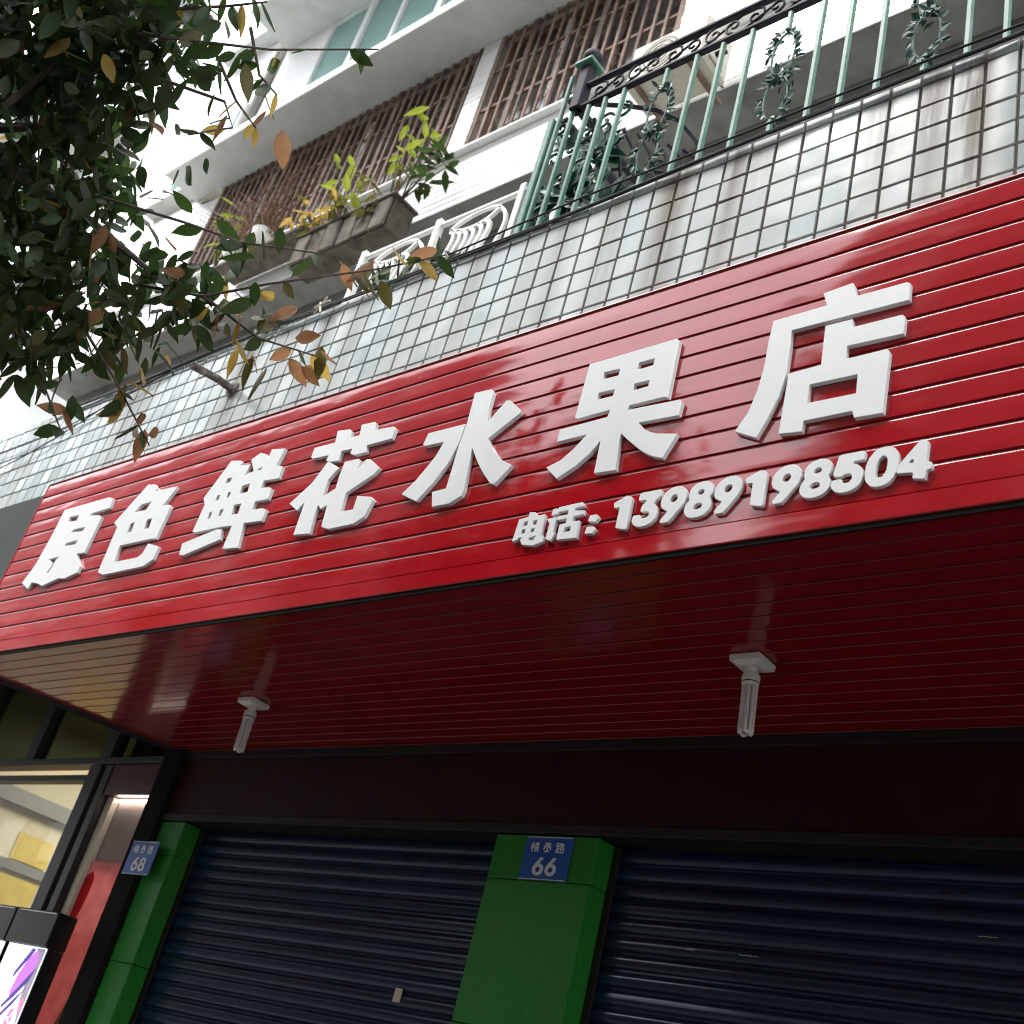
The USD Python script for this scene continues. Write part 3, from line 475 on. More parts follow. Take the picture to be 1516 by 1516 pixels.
# ------------------------------------------------------------------ the shop next door
N = thing('neighbouring_shop', 'lit neighbouring shop front with black framed glass left of the green columns', 'shop', (-8.2, 1.6, .12))
part(N, 'fascia_board', box(-14, -6.60, .03, .106, 3.6, 4.4), 'neighbour_fascia', 'dark grey board above the neighbouring shop')
part(N, 'ceiling', box(-14, -6.45, .106, 5.2, 3.99, 4.12), 'matte_black')

part(N, 'post', bbox(-6.385, -6.195, 1.3, 1.6, .12, 3.98, .004), 'matte_black')
part(N, 'transom_bar', bbox(-6.93, -6.387, 1.315, 1.42, 3.005, 3.205, .004), 'shop_maroon')
part(N, 'post', bbox(-7.21, -7.075, 1.31, 1.42, .12, 3.2, .004), 'shop_frame')
part(N, 'post', bbox(-7.015, -6.935, 1.31, 1.42, .12, 3.2, .004), 'shop_frame')
part(N, 'head_rail', bbox(-12, -6.387, 1.305, 1.42, 3.207, 3.25, .004), 'shop_frame')
part(N, 'head_rail', bbox(-12, -7.212, 1.31, 1.40, 3.10, 3.135, .004), 'shop_frame')
for x in (-9.1, -8.15, -7.15): part(N, 'transom_post', bbox(x, x + .13, 1.31, 1.4, 3.252, 3.98, .004), 'shop_frame')
part(N, 'transom_pane', box(-12, -6.39, 1.35, 1.356, 3.252, 3.98), 'tinted_glass')
part(N, 'shop_window', box(-10.2, -7.212, 1.35, 1.356, .12, 3.098), 'pane_glass')
part(N, 'strip_pane', box(-7.073, -7.017, 1.35, 1.356, .12, 3.2), 'pane_glass')
part(N, 'door_wall', box(-6.86, -6.387, 1.40, 1.45, 2.6, 3.003), 'shop_wall_brown')
part(N, 'transom_wall', box(-7.0, -6.387, 1.43, 1.45, 3.003, 3.93), 'shop_maroon')
part(N, 'door_jamb', box(-6.934, -6.862, 1.36, 1.45, .12, 3.003), 'shop_wall')
part(N, 'interior_wall', cat(box(-9.62, -9.5, 1.42, 5.2, .12, 3.98), box(-9.5, -6.3, 5.0, 5.2, .12, 3.98), box(-6.38, -6.3, 1.602, 5.0, .12, 3.98)), 'shop_wall')
part(N, 'interior_ceiling', box(-9.5, -6.4, 1.37, 5.0, 3.93, 3.985), 'shop_wall')
part(N, 'interior_beam', box(-9.498, -9.40, 1.43, 4.9, 3.17, 3.29), 'shop_beam')
part(N, 'shelf_rail', box(-9.498, -9.46, 1.5, 3.4, 2.70, 2.775), 'shop_beam')
def sideposter(ys, zs, label):
    top('poster', cat(box(-9.497, -9.488, ys[0], ys[1], zs[0], zs[1])), 'poster_yellow', label, 'poster')
sideposter((2.17, 2.5), (2.79, 3.0), 'yellow poster on the cream wall inside the lit shop, upper one')
sideposter((2.08, 2.5), (2.2, 2.66), 'yellow poster on the cream wall inside the lit shop, lower one behind the black boxes')
pk = thing('banner', 'pink and red banner hung in the shop doorway beside the number 68 plate', 'banner', (-6.65, 1.39, 1.2))
part(pk, 'cloth', box(-6.895, -6.388, 1.388, 1.392, 1.2, 2.61), 'poster_pink')
for l in ([(-6.80, 2.54), (-6.765, 2.50), (-6.765, 2.40), (-6.79, 2.27), (-6.81, 2.2), (-6.885, 2.24), (-6.892, 2.5), (-6.86, 2.5)], [(-6.392, 2.47), (-6.45, 2.45), (-6.50, 2.38), (-6.524, 2.302), (-6.49, 2.21), (-6.45, 2.215), (-6.41, 2.30), (-6.392, 2.36)]):
    part(pk, 'red_print', xz(Polygon(l).buffer(.012).buffer(-.004), 1.3865, .001), 'poster_red')
part(pk, 'brown_print', xz(Polygon([(-6.392, 2.0), (-6.43, 2.02), (-6.52, 1.85), (-6.6, 1.6), (-6.392, 1.5)]), 1.3865, .001), 'poster_brown')
top('fluorescent_tube', rod((-6.84, 1.375, 2.985), (-6.4, 1.375, 2.985), .010, 10), 'tube_lit', 'thin lit white fluorescent tube over the pink banner', 'lamp', smooth=50)
cl = thing('ceiling_panel_lamp', 'lit ceiling panel inside the neighbouring shop', 'lamp', (-8.1, 2.8, 3.89))
part(cl, 'frame', box(-8.62, -7.58, 2.28, 3.32, 3.895, 3.929), 'frame_white')
part(cl, 'diffuser', box(-8.6, -7.6, 2.3, 3.3, 3.888, 3.894), 'panel_lit')
def lightbox(x0, x1, label, prints):
    b = thing('light_box', label, 'light box', ((x0 + x1) / 2, 1.24, .12))
    part(b, 'body', box(x0 + .01, x1 - .01, 1.2, 1.3, .16, 2.052), 'cap_black')
    part(b, 'cap', bbox(x0, x1, 1.17, 1.302, 2.054, 2.25, .006), 'cap_black')
    part(b, 'cap_edge', bbox(x0 + .04, x1 - .02, 1.166, 1.169, 2.236, 2.242, .001), 'frame_white')
    part(b, 'panel', box(x0 + .025, x1 - .02, 1.196, 1.199, .2, 2.05), 'lightbox_panel')
    part(b, 'foot', box(x0 + .03, x1 - .03, 1.16, 1.31, .121, .159), 'cap_black')
    if prints:
        part(b, 'side_print', xz(Polygon([(-6.72, 2.047), (-6.622, 2.047), (-6.622, 1.3), (-6.74, 1.3), (-6.64, 1.65), (-6.69, 1.78)]), 1.1958, .0006), 'lightbox_side')
        part(b, 'purple_print', xz(Polygon([(-6.723, 2.026), (-6.69, 2.03), (-6.655, 1.98), (-6.672, 1.9), (-6.74, 1.81), (-6.80, 1.75), (-6.829, 1.80), (-6.81, 1.9), (-6.77, 1.98)]), 1.195, .0006), 'lightbox_purple')
        for l in ([(-6.765, 2.045), (-6.722, 2.035), (-6.79, 1.95), (-6.861, 1.86), (-6.865, 1.899), (-6.81, 1.98)], [(-6.645, 1.944), (-6.675, 1.864), (-6.76, 1.774), (-6.844, 1.704), (-6.859, 1.719), (-6.765, 1.815), (-6.69, 1.90)], [(-6.672, 1.83), (-6.737, 1.74), (-6.83, 1.65), (-6.845, 1.668), (-6.74, 1.775)]):
            part(b, 'swoosh_print', xz(Polygon(l), 1.1942, .0006), 'lightbox_dark')
        for k in range(26):
            px, pz = -6.70 + jit(.05), 1.66 + jit(.12)
            part(b, 'spot_print', xz(Point(px + (pz - 1.66) * .5, pz).buffer(rng.uniform(.006, .02), 3), 1.1942, .0006), 'lightbox_pink')
lightbox(-7.08, -6.60, 'lit white light box with purple swoosh and thick black cap at the bottom left', True)
lightbox(-7.49, -7.095, 'lit white light box with black cap at the very left edge', False)

# ------------------------------------------------------------------ terrace railing
G = thing('balcony_railing', 'green iron terrace railing with dark scroll top rail and leafy wreaths above the tiled wall', 'railing', (-1.4, .14, 5.2))
YR = .135
part(G, 'bottom_rail', cat(bbox(-3.25, XR, YR - .02, YR + .02, 5.2, 5.232, .004)), 'railing_dark')
for z in (6.0, 6.155): part(G, 'top_rail', cat(bbox(-3.1, XR, YR - .016, YR + .016, z, z + .021, .004)), 'railing_dark')
def bar(x, z0=5.232, z1=6.0, y=YR, r=.0108): part(G, 'baluster', bbox(x - r, x + r, y - r, y + r, z0, z1, .004), 'railing_green')
def leafquad(c, u, n, L_, W_):
    """A small pointed leaf: centre line along u, slightly folded."""
    u = np.asarray(u, float); u /= np.linalg.norm(u); s = np.cross(n, u); s /= max(np.linalg.norm(s), 1e-9); n = np.cross(u, s)
    c = np.asarray(c, float); f = -.12 * W_
    p = [c, c + u * L_ * .3 + s * W_ * .42 + n * f * -1, c + u * L_ * .65 + s * W_ * .36 - n * f, c + u * L_, c + u * L_ * .65 - s * W_ * .36 - n * f, c + u * L_ * .3 - s * W_ * .42 - n * f, c + u * L_ * .5]
    return np.array(p), np.array([(0, 1, 6), (1, 2, 6), (2, 3, 6), (3, 4, 6), (4, 5, 6), (5, 0, 6)])
def leaves(items):
    V, Fc, o = [], [], 0
    for it in items:
        v, f = leafquad(*it); V.append(v); Fc.append(f + o); o += len(v)
    return trimesh.Trimesh(np.vstack(V), np.vstack(Fc), process=False)
def wreath(x):
    bar(x, 5.232, 5.34); bar(x, 5.88, 6.0)
    for zc, hh in ((5.47, .125), (5.73, .135)):
        a = np.linspace(0, 2 * math.pi, 17)[:-1]
        part(G, 'wreath', tube([(x + .052 * math.cos(q), YR, zc + hh * math.sin(q)) for q in a], .005, 5, True), 'leaf_metal')
        it = []
        for k in range(60):
            q = rng.uniform(0, 2 * math.pi); c = (x + .052 * math.cos(q) + jit(.006), YR + jit(.02), zc + hh * math.sin(q) + jit(.008))
            d = (math.cos(q) * 1.0 - math.sin(q) * .6 + jit(.5), jit(.7), math.sin(q) + math.cos(q) * .6 + jit(.5))
            it.append((c, d, (jit(.4), -1, jit(.4)), rng.uniform(.03, .05), rng.uniform(.02, .032)))
        for k in range(10): it.append(((x + jit(.02), YR + jit(.015), 5.6 + jit(.05)), (jit(1), jit(.5), jit(1)), (0, -1, jit(.3)), .04, .022))
        part(G, 'wreath_leaves', leaves(it), 'leaf_metal')
for k in range(7):
    x = -2.572 + .6145 * k; wreath(x)
    for d in (.156, .29, .436): bar(x + d)
for x in (-2.81, -2.92, -3.02, -3.12, -3.2): bar(x, 5.232, 6.0 if x > -3.05 else 6.3)
bar(-3.24, 5.2, 6.0, YR, .018)
def spiral(cx, cz, r, sgn, start):
    t = np.linspace(0, 1, 16); a = start + sgn * t * 2.3 * math.pi; rr = r * (1 - .8 * t)
    return np.stack([cx + rr * np.cos(a), np.full(16, YR), cz + rr * np.sin(a)], 1)
k = 0; x = -2.98
while x < XR - .2:
    part(G, 'scroll', cat(tube(spiral(x, 6.091, .052, 1 if k % 2 else -1, math.pi / 2), .006, 5), tube(spiral(x + .1, 6.091, .045, -1 if k % 2 else 1, -math.pi / 2), .006, 5), tube([(x - .05, YR, 6.035), (x + .05, YR, 6.09), (x + .15, YR, 6.15)], .005, 5)), 'railing_dark'); x += .21; k += 1
# corner post with a ball, and the return towards the building
part(G, 'corner_post', cat(bbox(-3.13, -3.07, YR - .03, YR + .03, 6.0, 6.3, .005)), 'railing_dark')
part(G, 'post_cap', cat(bbox(-3.155, -3.045, YR - .055, YR + .055, 6.3, 6.325, .005)), 'railing_green')
part(G, 'finial', trimesh.creation.icosphere(2, .05).apply_translation((-3.1, YR, 6.38)), 'railing_dark', smooth=True)
for y in np.arange(.32, 2.1, .2): bar(-3.2, 4.3, 6.0, y)
part(G, 'return_rail', cat(bbox(-3.222, -3.178, YR + .022, 2.17, 6.0, 6.028, .004), bbox(-3.222, -3.178, YR + .022, 2.17, 6.155, 6.18, .004)), 'railing_dark')
for i, (cx, cz, n_, L0, up) in enumerate(((-3.06, 5.45, 15, .21, 1), (-3.06, 5.44, 13, .2, -1), (-2.93, 5.72, 13, .17, 1), (-2.93, 5.71, 11, .15, -1), (-3.16, 5.86, 9, .15, 1), (-2.84, 5.38, 11, .17, 1))):
    for k in range(n_):                                              # fans of iron palm leaves in the corner
        a = math.pi * (k + .5) / n_ + jit(.06)
        v, f = leafquad((cx, .175 + .012 * i, cz), (math.cos(a), jit(.25), up * math.sin(a)), (0, -1, .25), L0 * rng.uniform(.8, 1.1), .072)
        part(G, 'palm_leaf', trimesh.Trimesh(v, f, process=False), 'palm_green')
for k in range(16):
    part(G, 'corner_scroll', tube(spiral(-3.2 + .09 * (k % 5), 5.32 + .043 * k, .055, 1 if k % 2 else -1, k) + np.array([0, .03 + .01 * (k % 3), 0]), .0075, 5), 'palm_green' if k % 3 else 'leaf_metal')
# bowed panel leaning in behind the front bars
P0, D_ = np.array([-3.05, .19]), np.array([.80, .60])
def bow(s, z): q = P0 + D_ * s; return (q[0], q[1], z)
part(G, 'bowed_rail', tube([bow(s, z) for s, z in ((0, 6.08), (.15, 6.1), (.3, 6.1), (.42, 6.05), (.52, 5.93), (.6, 5.75), (.64, 5.55), (.62, 5.3))], .013, 6), 'railing_dark', smooth=50)
for k in range(7):
    s = .08 + .075 * k
    part(G, 'bowed_bar', tube([bow(s - .06, 5.98 - .02 * k), bow(s + .02, 5.8), bow(s + .07, 5.6), bow(s + .06, 5.4), bow(s, 5.24)], .011, 6), 'railing_dark', smooth=50)
part(G, 'bowed_rail', tube([bow(-.02, 5.6), bow(.2, 5.68), bow(.45, 5.7)], .009, 5), 'railing_dark')

# white fan screen
Wt = thing('fan_screen', 'low white iron screen of curved fan ribs left of the green railing', 'screen', (-3.9, .14, 5.2))
YS = .14
part(Wt, 'top_rail', bbox(-4.44, -3.27, YS - .012, YS + .012, 5.545, 5.568, .003), 'iron_white')
part(Wt, 'bottom_rail', bbox(-4.44, -3.27, YS - .012, YS + .012, 5.232, 5.252, .003), 'iron_white')
for x in (-3.3, -3.86, -4.42): part(Wt, 'post', bbox(x - .02, x + .02, YS - .018, YS + .018, 5.2, 5.6, .004), 'iron_white')
def smooth_path(p, n=14):
    p = np.array(p); t = np.linspace(0, len(p) - 1, n); k = np.clip(t.astype(int), 0, len(p) - 2); f = (t - k)[:, None]
    P_ = np.vstack([2 * p[0] - p[1], p, 2 * p[-1] - p[-2]]); a, b_, c, d = P_[k], P_[k + 1], P_[k + 2], P_[k + 3]
    return .5 * (2 * b_ + (c - a) * f + (2 * a - 5 * b_ + 4 * c - d) * f ** 2 + (3 * b_ - 3 * c + d - a) * f ** 3)
def strap(p, w):
    """A flat iron strap bent along a path in the plane of the screen."""
    s = LineString([(q[0], q[2]) for q in smooth_path(p)]).buffer(w, cap_style='flat', join_style='round')
    return xz(s, YS + .009, .018)
for k in range(2):
    x0, w = -3.84 - .56 * k, .52
    A = lambda u, z: (x0 + u * w, YS, z)
    part(Wt, 'arch', strap([A(.17, 5.485), A(.3, 5.52), A(.5, 5.541), A(.68, 5.535), A(.8, 5.508), A(.9, 5.43), A(.91, 5.35), A(.86, 5.25)], .0085), 'iron_white')
    part(Wt, 'arch', strap([A(.17, 5.485), A(.32, 5.452), A(.5, 5.443), A(.66, 5.462), A(.8, 5.508)], .0085), 'iron_white')
    for j in range(6):
        u = .2 + .093 * j; zs = 5.470 - .018 * min(j, 2) + .009 * max(0, j - 3)
        part(Wt, 'rib', strap([A(u - .02, zs), A(u + .035, zs - .022), A(u + .045, zs - .075), A(u + .01, zs - .14), A(u - .035, 5.215)], .0105), 'iron_white')

# cables along the top of the tiled wall
def cable(y, z, sag, r, x0, x1, label, amp=.012):
    n = 60; xs_ = np.linspace(x0, x1, n); s = rng.uniform(0, 9)
    P_ = [(x, y + .006 * math.sin(x * 2.1 + s), z + amp * math.sin(x * 1.3 + s) + .4 * amp * math.sin(x * 4.1 + 2 * s) + sag * ((x - (x0 + x1) / 2) / (x1 - x0)) ** 2) for x in xs_]
    top('cable', tube(P_, r, 6), 'cable_black', label, 'cable', smooth=50)
cable(.085, 5.196, 0, .009, -7.3, XR, 'thick black cable along the top edge of the tiled wall', .006)
cable(.075, 5.178, 0, .006, -7.0, XR, 'thin black cable drooping just under the top edge of the tiled wall', .009)
cable(.06, 5.212, .02, .005, -3.6, XR, 'thin black wire running below the railing foot', .01)
for (p, q, lb) in (((-8.3, .07, 5.0), (-5.9, .08, 5.17), 'thin wire rising over the tiles at the far left'), ((-8.4, .07, 4.8), (-6.4, .08, 5.12), 'lower thin wire slanting over the tiles at the far left')):
    t = np.linspace(0, 1, 14)[:, None]; P_ = np.array(p) * (1 - t) + np.array(q) * t; P_[:, 2] -= .08 * np.sin(math.pi * t[:, 0])
    top('cable', tube(P_, .004, 5), 'cable_black', lb, 'cable')
top('cable_tie', cat(rod((-4.55, .06, 5.15), (-4.47, .05, 5.23), .006), rod((-4.53, .06, 5.22), (-4.48, .05, 5.13), .006), rod((-4.56, .055, 5.19), (-4.44, .055, 5.2), .006)), 'cable_tie', 'frayed pale rag tied around the cables on the tiled wall', 'rag')
pp = thing('drain_spout', 'short rusty drain pipe sticking out of the tiled wall over a dark stain', 'pipe', (-5.11, .1, 4.83))
part(pp, 'pipe', tube([(-5.116, .11, 4.834), (-5.10, -.02, 4.82), (-5.068, -.19, 4.772)], .022, 10), 'pipe_rust', smooth=50)
part(pp, 'collar', lathe([(0, 0), (.05, 0), (.05, .01), (.03, .02), (0, .02)], 0, 0).apply_transform(trimesh.transformations.rotation_matrix(math.pi / 2, (1, 0, 0))).apply_translation((-5.116, .1, 4.834)), 'pipe_rust')

# air conditioner under the right window
A_ = thing('air_conditioner', 'beige outdoor air conditioner unit on brackets behind the scroll rail', 'air conditioner', (-3.77, 1.45, 7.95))
part(A_, 'casing', bbox(-4.08, -3.46, 1.3, 1.6, 7.965, 8.36, .02), 'ac_body', smooth=30)
part(A_, 'fan_grille', cat(*[tube([(-3.83 + r * math.cos(a), 1.294, 8.16 + r * math.sin(a)) for a in np.linspace(0, 2 * math.pi, 21)[:-1]], .003, 4, True) for r in (.04, .08, .12, .15)]), 'dark_trim')
part(A_, 'valve_cover', bbox(-3.459, -3.44, 1.36, 1.52, 8.0, 8.2, .006), 'ac_body'); part(A_, 'valve', cat(rod((-3.44, 1.42, 8.06), (-3.40, 1.42, 8.06), .018), rod((-3.44, 1.47, 8.12), (-3.40, 1.47, 8.12), .014)), 'dark_trim')
for x in (-3.98, -3.56): part(A_, 'bracket', cat(box(x - .015, x + .015, 1.3, 1.7, 7.935, 7.963), rod((x, 1.35, 7.94), (x, 1.695, 7.75 if False else 8.11), .008)), 'rust_bar')

# planter, pots and plants under the left window
PL = thing('planter_box', 'weathered stone window box hanging under the left barred window', 'planter', (-7.0, 1.4, 7.7))
part(PL, 'trough', cat(box(-7.67, -6.45, 1.415, 1.64, 7.78, 7.81), box(-7.67, -6.45, 1.60, 1.64, 7.81, 8.1), box(-7.67, -7.64, 1.415, 1.6, 7.81, 8.1), box(-6.48, -6.45, 1.415, 1.6, 7.81, 8.1)), 'planter_stone')
for i in range(6):
    part(PL, 'stone_slab', bbox(-7.67 + .2033 * i + .006, -7.67 + .2033 * (i + 1) - .006, 1.385 + jit(.008), 1.415, 7.78 + jit(.008), 8.098, .014), 'planter_stone')
part(PL, 'rim', bbox(-7.7, -6.42, 1.37, 1.66, 8.101, 8.13, .008), 'planter_stone')
part(PL, 'soil', box(-7.64, -6.48, 1.415, 1.6, 7.9, 8.08), 'soil')
for x, lb in ((-8.85, 'white round flower pot on the sill, left one'), (-8.42, 'white round flower pot on the sill beside the planter')):
    p = thing('flower_pot', lb, 'flower pot', (x, 1.45, 8.1))
    part(p, 'pot', lathe([(0, 8.346), (.06, 8.346), (.095, 8.42), (.10, 8.5), (.107, 8.512), (.098, 8.52), (.09, 8.5), (0, 8.49)], x, 1.42), 'pot_white', smooth=40)
    part(p, 'soil', lathe([(0, 8.493), (.088, 8.503), (0, 8.51)], x, 1.42), 'soil')
top('pot_shelf', bbox(-9.1, -7.72, 1.42, 1.69, 8.31, 8.345, .005), 'planter_stone', 'narrow stained shelf that carries the white pots', 'shelf')
def plant(name, label, roots, tips, m, n, L_, group=None, stem='bark', droop=-.2):
    t = thing(name, label, 'plant', roots[0], group)
    st = []
    for r, q in zip(roots, tips):
        r, q = np.array(r), np.array(q); mid = (r + q) / 2 + np.array([jit(.05), jit(.05), .05]); st.append(tube([r, mid, q], .008, 5, r1=.003))
        for k in range(n):
            s = rng.uniform(.45, 1.0); c = r * (1 - s) + q * s + np.array([jit(.03), jit(.03), jit(.02)])
            a = rng.uniform(0, 2 * math.pi); d = np.array([math.cos(a), math.sin(a), droop + jit(.5)])
            v, f = leafquad(c, d, (jit(.3), jit(.3), 1), L_ * rng.uniform(.6, 1.15), L_ * .34)
            part(t, 'leaf', trimesh.Trimesh(v, f, process=False), m)
    part(t, 'stem', cat(st), stem); return t
plant('potted_plant', 'bright yellow-green sprig growing from the middle of the planter', [(-7.25, 1.47, 8.08)] * 3, [(-7.62, 1.4, 9.05), (-7.36, 1.45, 9.0), (-7.2, 1.42, 8.8)], 'leaf_light', 5, .24)
plant('potted_plant', 'tall yellow-green sprig in front of the white pillar', [(-6.6, 1.47, 8.08)] * 4, [(-6.72, 1.4, 9.3), (-6.5, 1.42, 9.25), (-6.25, 1.4, 9.0), (-6.6, 1.4, 8.95)], 'leaf_light', 4, .22)
plant('potted_plant', 'dull green trailing plant at the right end of the planter', [(-6.42, 1.45, 8.08)] * 5, [(-6.1, 1.38, 8.45), (-5.85, 1.38, 8.3), (-6.0, 1.36, 8.05), (-6.2, 1.36, 8.6), (-5.75, 1.35, 8.1)], 'leaf_green', 6, .2)
plant('potted_plant', 'small green plant behind the leaves at the left end of the shelf', [(-9.15, 1.45, 8.34)] * 3, [(-9.3, 1.4, 9.4), (-9.1, 1.4, 9.1), (-9.0, 1.42, 8.9)], 'leaf_light', 6, .2)
db = thing('dry_bush', 'dry reddish brown twiggy bush standing in the white pots', 'bush', (-8.6, 1.45, 8.6))
for k in range(130):
    a, b = rng.uniform(-.9, .9), rng.uniform(.2, .8); r = np.array([-8.6 + jit(.3), 1.45 + jit(.05), 8.46]); q = r + np.array([a, -.12 + jit(.15), b]); m_ = (r + q) / 2 + np.array([jit(.1), jit(.05), .08])
    part(db, 'twig', tube([r, m_, q], .005, 4, r1=.002), 'dry_twig')
plant('potted_plant', 'brownish leafy weed in the left half of the planter', [(-7.5, 1.47, 8.08)] * 4, [(-7.7, 1.36, 8.5), (-7.45, 1.36, 8.4), (-7.95, 1.36, 8.45), (-7.3, 1.36, 8.35)], 'leaf_yellow', 6, .18)
plant('potted_plant', 'straggly dry brown stems sprawling over the front of the planter', [(-7.0 + .12 * k, 1.45, 8.1) for k in range(-4, 5)], [(-7.05 + .15 * k + jit(.15), 1.32, 8.25 + jit(.3)) for k in range(-4, 5)], 'leaf_olive', 5, .15, stem='dry_twig', droop=-.6)
gp = thing('terrace_plant', 'spiky green plant leaning over the tiled wall beside the white screen', 'plant', (-4.6, .2, 5.2))
for (cx, cz, n_) in ((-3.72, 5.22, 26), (-4.05, 5.2, 24), (-5.0, 5.2, 22)):
    for k in range(n_):
        a = rng.uniform(.1, math.pi - .1); v, f = leafquad((cx + jit(.1), .11 + jit(.03), cz), (math.cos(a), jit(.5), math.sin(a) * .8), (0, -1, .4), rng.uniform(.1, .2), .04)
        part(gp, 'leaf', trimesh.Trimesh(v, f, process=False), 'leaf_street')

# ------------------------------------------------------------------ the street tree in front, top left
DENSE = [(-4.16,-2.14,5.03,0.60),(-3.99,-1.79,4.86,0.42),(-3.70,-1.70,4.86,0.34),(-4.21,-1.65,4.70,0.42),(-4.35,-1.40,4.96,0.30),(-4.22,-1.45,4.45,0.40),(-4.31,-1.19,4.57,0.30),(-4.20,-1.41,4.08,0.36),(-4.28,-1.18,4.23,0.34),(-4.10,-1.00,4.24,0.28),(-4.32,-1.40,3.90,0.26),(-4.22,-1.20,3.95,0.22),(-3.72,-1.56,4.80,0.26),(-4.35,-1.76,4.36,0.50),(-3.83,-0.91,4.22,0.20),(-3.64,-1.58,5.05,0.25),(-3.93,-1.95,5.11,0.50),(-3.60,-1.74,5.13,0.40)]
SPARSE = [(-3.35,-1.49,4.89,0.22),(-3.56,-1.45,4.80,0.20),(-3.28,-1.39,4.77,0.20),(-3.20,-1.28,4.81,0.14),(-3.78,-1.28,4.63,0.22),(-3.66,-1.09,4.54,0.12),(-3.60,-0.96,4.38,0.16),(-3.67,-0.95,4.27,0.20),(-3.41,-0.82,4.36,0.14),(-3.52,-0.85,4.24,0.15),(-3.68,-0.90,4.04,0.14),(-4.10,-1.05,3.86,0.20),(-4.19,-1.24,3.81,0.20)]
BROWN = [(-3.59,-0.76,4.09),(-3.62,-0.78,4.05),(-3.61,-0.73,4.02),(-3.52,-0.75,4.18),(-3.50,-0.69,4.16),(-3.48,-0.58,4.11),(-3.45,-0.50,4.08),(-3.51,-0.55,4.04),(-3.49,-0.50,4.03),(-3.59,-0.65,4.00),(-3.54,-0.64,4.07),(-3.42,-0.49,4.12),(-3.99,-0.87,3.71),(-3.98,-0.91,3.76),(-4.10,-1.03,3.61),(-3.97,-0.76,3.67),(-3.94,-0.72,3.68),(-3.84,-1.29,4.22),(-4.02,-1.12,4.04),(-3.77,-1.00,4.17),(-4.06,-1.38,4.30),(-3.65,-1.78,4.63),(-3.59,-1.85,4.72),(-3.83,-1.88,4.59),(-4.06,-1.13,3.98),(-4.12,-1.26,3.94),(-3.28,-0.62,4.39),(-3.26,-0.57,4.38),(-3.20,-0.55,4.44),(-3.17,-0.49,4.43),(-3.01,-0.41,4.54),(-3.13,-0.53,4.50),(-3.37,-1.25,4.62),(-3.38,-1.47,4.85),(-3.76,-1.01,4.18),(-3.92,-0.90,3.85),(-3.20,-1.24,4.81),(-3.94,-1.68,4.57),(-3.95,-1.03,3.90),(-3.89,-1.03,4.01),(-3.27,-1.08,4.67),(-3.28,-1.16,4.69),(-3.65,-0.88,4.08)]
TWIGS = [[(-3.96,-1.35,4.43),(-3.66,-1.11,4.38),(-3.48,-.94,4.35),(-3.24,-.76,4.36)],[(-3.6,-1.68,4.8),(-3.41,-1.51,4.83),(-3.16,-1.3,4.86),(-2.84,-1.07,4.93)],[(-3.99,-1.04,4.24),(-3.7,-.89,4.2),(-3.46,-.78,4.27),(-3.17,-.53,4.45),(-2.98,-.39,4.57)],[(-3.6,-1.46,4.78),(-3.41,-1.27,4.75),(-3.43,-1.19,4.7),(-3.53,-1.29,4.61)],[(-3.7,-.89,4.2),(-3.55,-.69,4.1),(-3.42,-.49,4.12)],[(-4.14,-1.1,4.03),(-3.96,-.96,3.82),(-3.95,-.72,3.66)],[(-4.25,-1.27,3.93),(-4.18,-1.13,3.76),(-4.11,-.99,3.58)],[(-3.5,-1.6,4.95),(-3.26,-1.47,4.97),(-3.1,-1.41,4.96)],[(-3.24,-1.37,4.95),(-3.22,-1.27,4.79),(-3.21,-1.18,4.77)],[(-3.36,-1.4,4.85),(-3.31,-1.27,4.7),(-3.3,-1.16,4.66)]]
T = thing('street_tree', 'dark leafy street tree with some brown leaves overhanging at the top left', 'tree', (-4.5, -2.1, .12))
trunk = [(-4.5, -2.1, .12), (-4.52, -2.08, 1.5), (-4.45, -2.05, 2.8), (-4.42, -2.0, 3.6), (-4.3, -1.9, 4.4), (-4.2, -1.9, 5.2)]
part(T, 'trunk', tube(trunk, .12, 10, r1=.05), 'bark', smooth=60)
for c in DENSE[::2]:
    a = np.array(trunk[rng.randint(3, 4)]); b = np.array(c[:3]); part(T, 'branch', tube([a, (a + b) / 2 + np.array([jit(.08), jit(.08), .1]), b], .028, 6, r1=.008), 'bark')
for t in TWIGS: part(T, 'twig', tube(t, .007, 5, r1=.003), 'bark')
def tleaf(c, L_, hang=.75):
    d = np.array([jit(1), jit(1), -hang + jit(.7)]); n = np.array([jit(1), jit(1), jit(1) + .3])
    c = np.asarray(c, float); d = d / np.linalg.norm(d); s = np.cross(n, d); s /= np.linalg.norm(s); n = np.cross(d, s)
    W_ = L_ * rng.uniform(.36, .46); V = []
    prof = [(0, .02), (.12, .3), (.3, .48), (.5, .5), (.7, .38), (.88, .16), (1, 0)]
    curl = rng.uniform(-.12, .2)
    for u, w in prof:
        m_ = c + d * L_ * u - n * curl * L_ * u * u
        V += [m_ + s * W_ * w + n * .1 * W_, m_, m_ - s * W_ * w + n * .1 * W_]
    Fc = []
    for i in range(len(prof) - 1):
        for j in (0, 1):
            a = i * 3 + j; Fc += [(a, a + 1, a + 4), (a, a + 4, a + 3)]
    return np.array(V), np.array(Fc)
def grow(cl, n):
    out = []
    for _ in range(n):
        while True:
            q = np.array([jit(1), jit(1), jit(1)])
            if q @ q < 1: break
        out.append(np.array(cl[:3]) + q * cl[3])
    return out
near, mass = [], []
BROWN += [(x + jit(.09), y + jit(.06), z + jit(.07)) for x, y, z in BROWN[:30]]
for b in BROWN: near.append((tleaf(np.array(b) + np.array([0, 0, .05]), rng.uniform(.1, .15)), rng.choice(['leaf_yellow', 'leaf_brown', 'leaf_brown', 'leaf_olive'])))
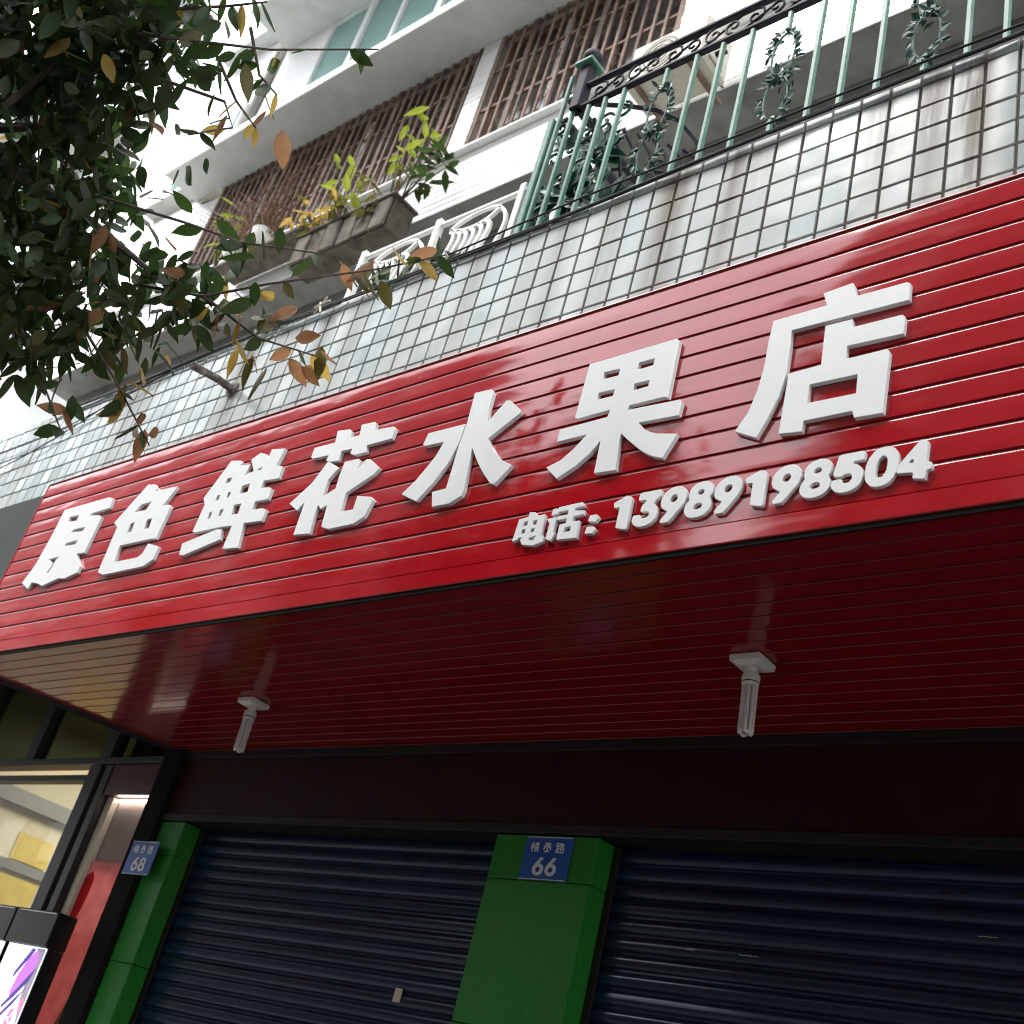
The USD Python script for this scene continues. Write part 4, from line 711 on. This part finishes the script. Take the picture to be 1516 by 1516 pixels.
for k in range(34):                                                   # autumn leaves on the shop side and the street side of the crown
    c = DENSE[rng.randrange(len(DENSE))]; q = np.array([jit(1), jit(1), jit(1)]); q /= np.linalg.norm(q)
    near.append((tleaf(np.array(c[:3]) + q * c[3] * .95, rng.uniform(.08, .13)), 'leaf_brown' if rng.random() < .7 else 'leaf_yellow'))
for c in SPARSE:
    for q in grow(c, int(8 * c[3] / .2)): near.append((tleaf(q, rng.uniform(.08, .15)), 'leaf_olive' if rng.random() < .3 else 'leaf_green'))
for t in TWIGS:
    for k in range(5):
        s = rng.uniform(.1, 1) * (len(t) - 1); i = min(int(s), len(t) - 2); q = np.array(t[i]) * (1 - s + i) + np.array(t[i + 1]) * (s - i)
        near.append((tleaf(q, rng.uniform(.07, .12)), 'leaf_green' if rng.random() < .7 else 'leaf_yellow'))
for c in DENSE:
    for q in grow(c, int(135 * (c[3] / .35) ** 2)): mass.append(tleaf(q, rng.uniform(.09, .15)))
for (v, f), m in near[:300]: part(T, 'leaf', trimesh.Trimesh(v, f, process=False), m, smooth=True)
mass += [a for a, m in near[300:]]
o, V, Fc = 0, [], []
for v, f in mass: V.append(v); Fc.append(f + o); o += len(v)
part(T, 'crown', trimesh.Trimesh(np.vstack(V), np.vstack(Fc), process=False), 'leaf_green', kind='stuff', smooth=True)

# ------------------------------------------------------------------ across the street, seen only as reflections; shaped for those and canopy shade
def block(x0, x1, y0, y1, h, label, nx):
    b = thing('block_of_flats', label, 'building', ((x0 + x1) / 2, y1, 0))
    part(b, 'wall', box(x0, x1, y0, y1, 0, h), 'block_wall')
    part(b, 'parapet', box(x0 - .1, x1 + .1, y0 - .1, y1 + .1, h + .001, h + .4), 'block_wall')
    w = (x1 - x0) / nx
    for i in range(nx):
        for j in range(1, int(h / 3)):
            f = part(b, 'window', box(x0 + w * (i + .25), x0 + w * (i + .75), y1 + .002, y1 + .05, 3 * j + .9, 3 * j + 2.4), 'dark_trim')
            part(f, 'pane', box(x0 + w * (i + .25) + .06, x0 + w * (i + .75) - .06, y1 + .051, y1 + .058, 3 * j + .96, 3 * j + 2.34), 'window_dark')
block(-10.6, 34, -24, -15.5, 33, 'plain grey unseen block of flats on the right across the street', 14)
block(-60, -23.8, -18.5, -16.0, 24, 'plain grey unseen block of flats on the left across the street', 10)
block(-27, -10.7, -22, -18.7, 11, 'low grey unseen block of flats added in the gap across the street', 5)  # added to keep low sky out of the column reflection
def far_tree(x, y, h, r, label):
    t = thing('roadside_tree', label, 'tree', (x, y, .12), 'unseen trees across the street')
    part(t, 'trunk', tube([(x, y, .12), (x + .1, y, h * .3), (x, y + .1, h * .75)], .18, 8, r1=.06), 'bark')
    cl = [(x + jit(r), y + jit(r), h * .62 + jit(h * .3), r * rng.uniform(.35, .6)) for _ in range(14)]
    it = []
    for c in cl:
        for q in grow(c, 150): it.append((q, (jit(1), jit(1), jit(1)), (jit(1), jit(1), 1), rng.uniform(.25, .5), .25))
    part(t, 'crown', leaves(it), 'leaf_street', kind='stuff')
for a in ((-24.5, -14.0, 17, 2.2, 'first unseen leafy tree across the street from the left gap'), (-26, -13.6, 14, 2.6, 'second unseen leafy tree across the street'), (-9.6, -13.6, 17.5, 1.9, 'unseen leafy tree across the street right of the gap'), (-2.5, -12.8, 9, 2.4, 'unseen leafy tree across the street facing the shop'), (3.5, -12.8, 9.5, 2.6, 'unseen leafy tree across the street at the right end')): far_tree(*a)
